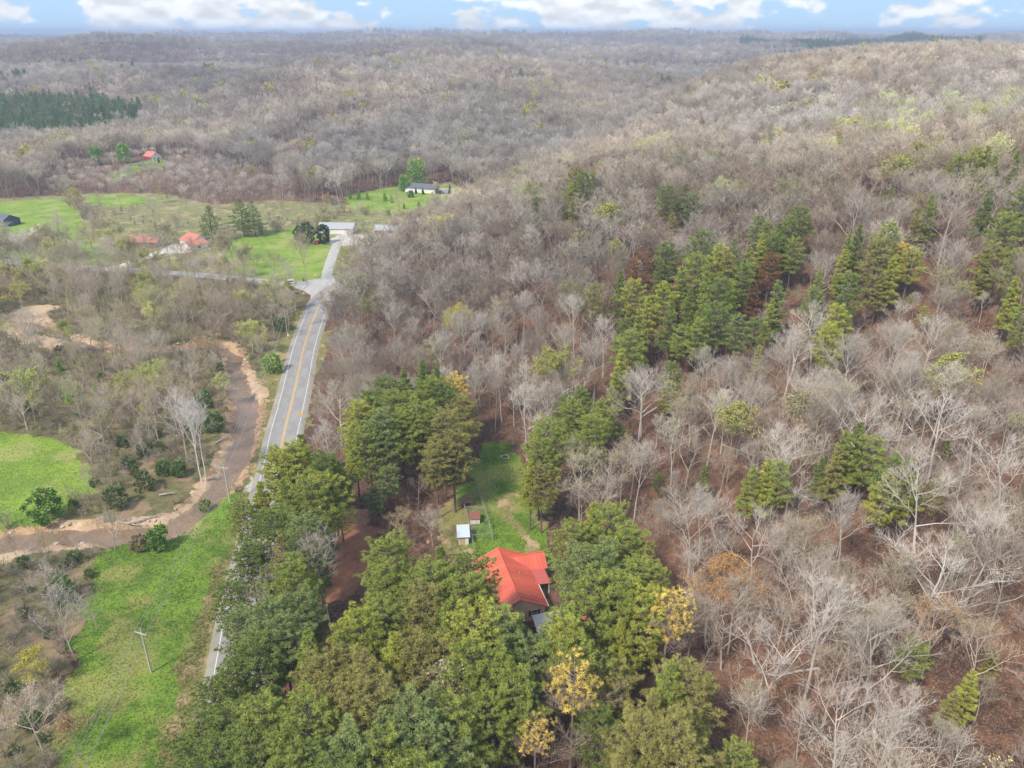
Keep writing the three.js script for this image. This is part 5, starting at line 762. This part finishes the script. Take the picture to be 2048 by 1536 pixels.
{
  const rows = [], far = [], r = rng(31);
  const near = [...OAKS, ...SLIM].map((s) => joined(s, [0.82, 0.80, 0.78]));
  const budShape = (s, n, size, share) => { const g = new GB(), lv = leaves(s.tips, 9, n, size, [1, 1, 1], share); g.p = [...lv.attributes.position.array]; g.c = [...lv.attributes.color.array]; g.i = [...lv.index.array]; return g; };
  near.push(joined(OAKS[1], [0.8, 0.75, 0.7], budShape(OAKS[1], 1, 0.26, 0.6), [0.9, 1.05, 0.5]), joined(SLIM[0], [0.8, 0.75, 0.7], budShape(SLIM[0], 1, 0.26, 0.7), [0.95, 1.1, 0.5]), joined(OAKS[5], [0.8, 0.75, 0.7], budShape(OAKS[5], 2, 0.3, 0.7), [1.15, 1.12, 0.4]));
  const MIDDLE = [[1, { spread: 0.8 }], [2, { spread: 1.05, limbs: 8 }], [3, { spread: 0.65, fork: 0.5 }], [4, { spread: 0.42, tall: 0.85, lead: 0.92, girth: 0.17 }], [5, { spread: 0.36, tall: 0.85, lead: 0.92, fork: 0.5, girth: 0.16 }], [6, { spread: 1.15, wob: 0.24, limbs: 7 }]].map(([k, o]) => joined(bareTree(640 + k, { H: 19, sub: 6, ends: 6, twig: 0.055, ...o }), [0.78, 0.75, 0.73])), middle = [];
  const FAR = [1, 2, 3, 4, 5].map((s) => bareTree(500 + s, { H: 19, spread: 0.75 + 0.12 * s, limbs: 8, sub: 4, ends: 4, twig: 0.15, girth: 0.34, fork: 0.4 })), farGeo = FAR.map((s) => joined(s, [0.62, 0.60, 0.60]));
  const FARB = FAR.slice(0, 2).map((s) => joined(s, [0.62, 0.58, 0.55], budShape(s, 1, 0.6, 0.45), [0.95, 0.98, 0.62])); farGeo.push(...FARB, joined(FAR[2], [0.62, 0.58, 0.55], budShape(FAR[2], 2, 0.9, 0.9), [1.15, 1.15, 0.42]));
  const green = [];
  for (const t of wood) {
    if (t.own) continue;
    const az = t.x / t.d, patch = fbm(t.x / 90 + 7, t.d / 140 + 3, 3), conif = (t.d > 1900 && t.d < 3000 && az > 0.27 && az < 0.56 && fbm(t.x / 300, t.d / 300, 2) > 0.33) || (t.d > 900 && fbm(t.x / 70 + 91, t.d / 70, 2) > 0.84) || t.stand;
    if (conif) { if (t.stand && t.a < 0.08) { /* a bare tree here and there */ } else { green.push({ x: t.x, d: t.d, y: t.y, s: t.stand ? 0.6 + t.b * 0.55 : 0.85 + t.b * 0.3, q: 1.25, turn: t.c * 6.28, color: jc(t.stand ? [0.14, 0.21, 0.055] : [0.11, 0.165, 0.06], r, 0.3), shape: Math.floor(t.c * 3) }); continue; } }
    const st = lerp(0.76, 1.16, sstep(0.3, 0.7, fbm(t.x / 170 + 70, t.d / 210 + 30, 3))), wm = fbm(t.x / 160 + 5, t.d / 200 + 80, 2) - 0.5, c0 = jc(barks[Math.floor(t.b * 6)], r), c = [c0[0] * st * (1 + 0.12 * wm), c0[1] * st, c0[2] * st * (1 - 0.22 * wm)], bud = r() < 0.03 + 0.16 * sstep(0.54, 0.68, patch), lime = r() < 0.012;
    if (t.d >= 215 && t.d < 640 && !bud && !lime) middle.push({ x: t.x, d: t.d, y: t.y, s: t.s, turn: t.c * 6.28, color: c, shape: Math.floor(r() * 6) });
    else if (t.d < 420) rows.push({ x: t.x, d: t.d, y: t.y, s: t.s, turn: t.c * 6.28, color: c, shape: lime ? near.length - 1 : bud ? near.length - 2 - (t.a < 0.5 ? 0 : 1) : t.a < 0.46 ? Math.floor(r() * 8) : 8 + Math.floor(r() * 4) });
    else far.push({ x: t.x, d: t.d, y: t.y, s: t.s, turn: t.c * 6.28, q: t.a < 0.35 ? 0.72 : 1.05, color: lime ? [0.42, 0.40, 0.26] : c, shape: lime ? 7 : bud ? 5 + (t.a < 0.5 ? 0 : 1) : Math.floor(r() * 5) });
  }
  mass('bare_woodland', near, rows, 'bare grey woodland covering the wooded slopes', 'woodland');
  mass('middle_woodland', MIDDLE, middle, 'bare woodland on the hill flanks beyond the highway bend', 'woodland');
  mass('distant_woodland', farGeo, far, 'distant bare woodland covering the hills to the horizon', 'woodland');
  const FP = [1, 2, 3].map((s) => joined(pine(700 + s, { H: 19, R: 3.4, base: 0.35, puffs: 70, per: 9, size: 1.25, wide: 0.11, cone: s === 2 ? 1 : 0.3, branches: 26 }), [0.9, 0.65, 0.7]));
  mass('distant_pine_forest', FP, green, 'dark green pine stands on the distant hills', 'forest');
  console.log('wood', wood.length, 'near mass', rows.length, 'far', far.length, 'pines', green.length);
  // undergrowth: saplings and brush on the forest floor
  const SAP = [81, 82, 83].map((s) => joined(thicketShrub(s, { h: 3 + (s % 3), w: 1.5, stems: 3, tw: 6 }), [0.9, 0.9, 0.9])), low = [];
  for (let d = 44; d < 330; d += 2.6) for (let x = -0.7 * d - 40; x < 0.7 * d + 40; x += 2.6) { const px = x + (r() - 0.5) * 2.5, pd = d + (r() - 0.5) * 2.5; if (r() < 0.58 || !inView(px, 2, pd) || zoneAt(px, pd) !== Z.litter || roadDist(px, pd) < 1 || !free(px, pd, 0.5)) continue; low.push({ x: px, d: pd, y: ground(px, pd), s: 0.5 + r() * 0.9, turn: r() * 6.28, color: jc([0.30, 0.215, 0.165], r, 0.25), shape: Math.floor(r() * 3) }); }
  mass('undergrowth', SAP, low, 'thin leafless saplings and brush on the forest floor', 'undergrowth');
}
// ------------------------------------------------------------------ creek thicket: shrubs, the largest as things, the rest as one mass; brush in the meadows
{
  const r = rng(808), list = [], HEDGES = [poly([[122, 378], [160, 420], [212, 472]]), poly([[446, 482], [560, 464], [645, 452]]), poly([[655, 440], [690, 425], [860, 440]])];
  const cols = [[0.36, 0.31, 0.25], [0.30, 0.25, 0.195], [0.33, 0.29, 0.21], [0.27, 0.235, 0.19]], words = ['grey', 'brown', 'tan', 'dull brown'];
  for (let d = 50; d < 700;) {
    const step = d < 330 ? 2.6 : 5;
    for (let x = -0.72 * d - 60; x < 20 + 0.1 * d; x += step) {
      const px = x + (r() - 0.5) * step, pd = d + (r() - 0.5) * step, a = r(), b = r(), c = r(), e = r(), z = zoneAt(px, pd); if (!inView(px, 2, pd)) continue;
      const edge = z === Z.litter && pd > 380 && pd < 700 && px < 60 && zoneAt(px * (1 - 14 / pd), pd - 14) !== Z.litter; const hedge = Math.min(...HEDGES.map((h) => lineDist(h, px, pd))) < 3.2, den = hedge ? 0.9 : edge ? 0.6 : z === Z.thicket ? (pd < 150 ? 1.0 : 0.80) + 0.5 * (noise(px * 0.07, pd * 0.07) - 0.4) : z === Z.meadow ? 0.30 * sstep(0.45, 0.65, noise(px * 0.03 + 9, pd * 0.03)) + 0.02 : z === Z.verge && pd < 400 ? 0.035 : 0;
      if (a > den || roadDist(px, pd) < 1.4 || creekDist(px, pd) < 4.2 || !free(px, pd, 1) || crowded(px, pd)) continue;
      const [, , zc] = seenAt(px, 0, pd);
      list.push({ x: px, d: pd, y: ground(px, pd), b, c, e, s: (hedge ? 1.7 : z === Z.verge ? 0.5 : 0.75) * (0.6 + b * 0.9), size: (0.6 + b) / zc, z });
    }
    d += step;
  }
  list.sort((p, q) => q.size - p.size);
  const bare = SHRUBS.map((s) => joined(s, [0.85, 0.82, 0.8])), budded = SHRUBS.slice(0, 2).map((s) => joined(s, [0.8, 0.75, 0.7], (() => { const g = new GB(), lv = leaves(s.tips, 3, 3, 0.22, [1, 1, 1], 0.9, 0.3); g.p = [...lv.attributes.position.array]; g.c = [...lv.attributes.color.array]; g.i = [...lv.index.array]; return g; })(), [1, 1.12, 0.42]));
  const rows = []; let own = 0;
  for (const t of list) {
    const k = Math.floor(t.e * 4), i = Math.floor(t.c * 4), kind = (t.c * 31) % 1;
    const shown = (() => { const [u, v] = seenAt(t.x, 1, t.d); return u > 5 && u < 2043 && v < 1530; })();
    if (own < 200 && shown && t.d < 330) {
      own++; const green = kind > 0.86, bud = kind > 0.6 && !green, s = green ? BUSHES[i % 3] : SHRUBS[i], parts = [['trunk', s.trunk, tint(cols[k])], ['crown', s.crown, green ? tint([0.10, 0.15, 0.04]) : tint(cols[k])]]; if (bud) parts.push(['leaves', buds(s, 'shrub' + i, 3, 0.2, 0.8), tint(BUD.pale)]);
      const o = plant('shrub', 'shrub' + i + k + (green ? 'g' : bud ? 'b' : ''), parts, t.x, t.d, t.s, t.c * 6.28, 1.1, t.y); label(o, green ? 'dark green bush' : `${words[k]} ${bud ? 'budding' : 'leafless'} shrub`, 'shrub', t.x, t.d);
    } else rows.push({ x: t.x, d: t.d, y: t.y, s: t.s * 1.05, turn: t.c * 6.28, color: kind > 0.92 ? jc([0.24, 0.28, 0.09], r) : kind > 0.68 ? jc([0.40, 0.34, 0.26], r) : jc(cols[k], r), shape: kind > 0.68 ? 4 + (i % 2) : i });
  }
  mass('thicket', [...bare, ...budded], rows, 'low tangled brush of the creek thicket and far meadow', 'brush');
  // bare trees standing in the thicket and along the far roads, too many small ones to tell apart
  const lean = [], shapes = [...OAKS.slice(4, 7), ...SLIM].map((s) => joined(s, [0.85, 0.82, 0.8])), bs = [OAKS[5], SLIM[3]].map((s) => joined(s, [0.8, 0.75, 0.7], (() => { const g = new GB(), lv = leaves(s.tips, 3, 2, 0.26, [1, 1, 1], 0.8, 0.3); g.p = [...lv.attributes.position.array]; g.c = [...lv.attributes.color.array]; g.i = [...lv.index.array]; return g; })(), [0.95, 1.1, 0.45]));
  for (let d = 60; d < 560; d += 6) for (let x = -0.72 * d - 50; x < -10; x += 6) { const px = x + (r() - 0.5) * 5.5, pd = d + (r() - 0.5) * 5.5, q = r(), z = zoneAt(px, pd); if (pd < 92 || q > (z === Z.thicket ? 0.62 : z === Z.meadow ? 0.06 : 0) || !inView(px, 5, pd) || roadDist(px, pd) < 1.5 || creekDist(px, pd) < 4.5 || !free(px, pd, 2) || crowded(px, pd)) continue; lean.push({ x: px, d: pd, y: ground(px, pd), s: (pd < 150 ? 0.32 : 0.55) + r() * 0.4, turn: r() * 6.28, color: jc([[0.52, 0.47, 0.40], [0.42, 0.35, 0.28], [0.46, 0.43, 0.30]][Math.floor(r() * 3)], r), shape: r() < 0.15 ? 7 + Math.floor(r() * 2) : Math.floor(r() * 7) }); }
  for (let i = 2; i < sideRoad.length - 1; i++) for (const side of [-1, 1]) { if (r() < (side > 0 ? 0.72 : 0.5)) continue; const su = seenAt(sideRoad[i][0], 0, sideRoad[i][1])[0]; if (su < 45 || (su > 340 && su < 430)) continue; const a = sideRoad[i], px = a[0] + (r() - 0.5) * 3, pd = a[1] - side * (side > 0 ? 5 + r() * 9 : 5 + r() * 4); if (!free(px, pd, 2) || roadDist(px, pd) < 1.2 || !inView(px, 5, pd) || zoneAt(px, pd) === Z.bright) continue; lean.push({ x: px, d: pd, y: ground(px, pd), s: 0.75 + r() * 0.4, turn: r() * 6.28, color: jc([[0.52, 0.47, 0.40], [0.40, 0.33, 0.27]][Math.floor(r() * 2)], r), shape: r() < 0.3 ? 7 + Math.floor(r() * 2) : Math.floor(r() * 7) }); }
  mass('creek_woodland', [...shapes, ...bs], lean, 'small bare and budding trees of the creek bottom', 'woodland');
  console.log('shrubs', list.length, 'creek trees', lean.length);
}
{ // pale stones along the water and driftwood lodged on the bends
  const r = rng(611), rows = [], rocks = [1, 2, 3].map((k) => { const q = rng(k), g = new THREE.IcosahedronGeometry(0.3, 1), p = g.attributes.position, at = new Map(); for (let i = 0; i < p.count; i++) { const key = [p.getX(i), p.getY(i), p.getZ(i)].map((n) => n.toFixed(3)).join(), f = at.get(key) ?? 0.75 + q() * 0.5; at.set(key, f); p.setXYZ(i, p.getX(i) * f * 1.2, p.getY(i) * f * 0.6, p.getZ(i) * f); } g.deleteAttribute('uv'); g.deleteAttribute('normal'); g.setAttribute('color', new THREE.BufferAttribute(new Float32Array(p.count * 3).fill(1), 3)); return g; });
  for (let i = 1; i < creek.length - 1; i++) for (let k = 0; k < 16; k++) { const a = creek[i], b = creek[i + 1], nx = -(b[1] - a[1]) / 3, nd = (b[0] - a[0]) / 3, o = (r() < 0.62 ? (r() < 0.5 ? -1 : 1) * (2.3 + r() * 1.6) : (r() - 0.5) * 4.5), x = a[0] + nx * o + (r() - 0.5) * 3, d = a[1] + nd * o + (r() - 0.5) * 3; if (noise(x * 0.15, d * 0.15) < 0.42) continue; rows.push({ x, d, y: ground(x, d) + 0.02, s: 0.35 + r() * r() * 1.3, turn: r() * 6.28, color: jc([0.40, 0.36, 0.31], r, 0.3), shape: Math.floor(r() * 3) }); }
  mass('creek_stones', rocks, rows, 'pale stones scattered along the creek bed and banks', 'stones');
  for (const [u, v, L, t, text] of [[292, 1040, 7, 0.5, 'grey driftwood log lodged in the lower creek bend'], [336, 990, 3.4, 0.2, 'short driftwood log on the sandy creek bank'], [446, 880, 5, 1.1, 'driftwood log against the left bank of the straight creek'], [255, 1046, 5, -0.3, 'driftwood log under the dark olive creek bush']]) { const o = placeThing('driftwood_log', text, 'log', u, v, t), q = rng(u); o.position.y = ground(o.position.x, -o.position.z) + 0.25; put('trunk', new GB().tube([-L / 2, 0, 0], [0, 0.15, 0.1], 0.2, 0.16, 7).tube([0, 0.15, 0.1], [L / 2, 0.05, -0.1], 0.16, 0.08, 7).geo(), M.greyWood, o); for (let k = 0; k < 5; k++) put('branch', new GB().tube([(k / 5 - 0.3) * L * 0.8, 0.1, 0], [(k / 5 - 0.3) * L * 0.8 + 0.8, 0.5 + q() * 0.6, (q() - 0.5) * 2], 0.06, 0.015, 4).geo(), M.greyWood, o); }
}
// ------------------------------------------------------------------ grass: tufts on the fields, verges and lawn
{
  const r = rng(404), tuft = (seed, h, n) => { const q = rng(seed), g = new GB(); for (let i = 0; i < n; i++) { const a = q() * 6.28, o = q() * 0.22; g.blade([Math.cos(a) * o, -0.03, Math.sin(a) * o], norm([(q() - 0.5) * 1.2, 0.8, (q() - 0.5) * 1.2]), h * (0.6 + q() * 0.7), 0.05, tone([1, 1, 1], q, 0.25), q, 0.2); } return g.geo(); };
  const G3 = [tuft(1, 0.20, 16), tuft(2, 0.32, 14), tuft(3, 0.6, 16)], rows = [];
  for (let d = 48; d < 210;) { const step = 0.36 + Math.max(0, d - 110) * 0.005; for (let x = -0.7 * d - 30; x < 24; x += step) { const px = x + (r() - 0.5) * step, pd = d + (r() - 0.5) * step, z = zoneAt(px, pd); if (z !== Z.grass && z !== Z.bright && z !== Z.verge && z !== Z.worn) continue; if ((z === Z.worn && r() < 0.5) || !inView(px, 0, pd, 10) || roadDist(px, pd) < 0.7 || creekDist(px, pd) < 4 || !free(px, pd, -0.8)) continue; const dry = z === Z.verge ? r() < 0.62 : z === Z.worn ? r() < 0.6 : r() < 0.06 + 0.5 * sstep(0.52, 0.72, fbm(px * 0.14 + 20, pd * 0.14 + 70, 4)), n = fbm(px * 0.2, pd * 0.2, 3);
    rows.push({ x: px, d: pd, y: ground(px, pd), s: (0.42 + r() * 0.6) * (0.6 + n * 0.8), turn: r() * 6.28, color: jc(dry ? [0.40, 0.32, 0.16] : z === Z.bright ? [0.190, 0.300, 0.028] : [0.135, 0.235, 0.020], r, 0.15), shape: z === Z.verge ? (r() < 0.4 ? 2 : 1) : r() < 0.7 ? 0 : 1 }); } d += step; }
  mass('grass', G3, rows, 'short green and dry grass tufts on fields, verges and lawn', 'grass');
  console.log('grass', rows.length);
}
writeLabels();
renderer.render(scene, camera);
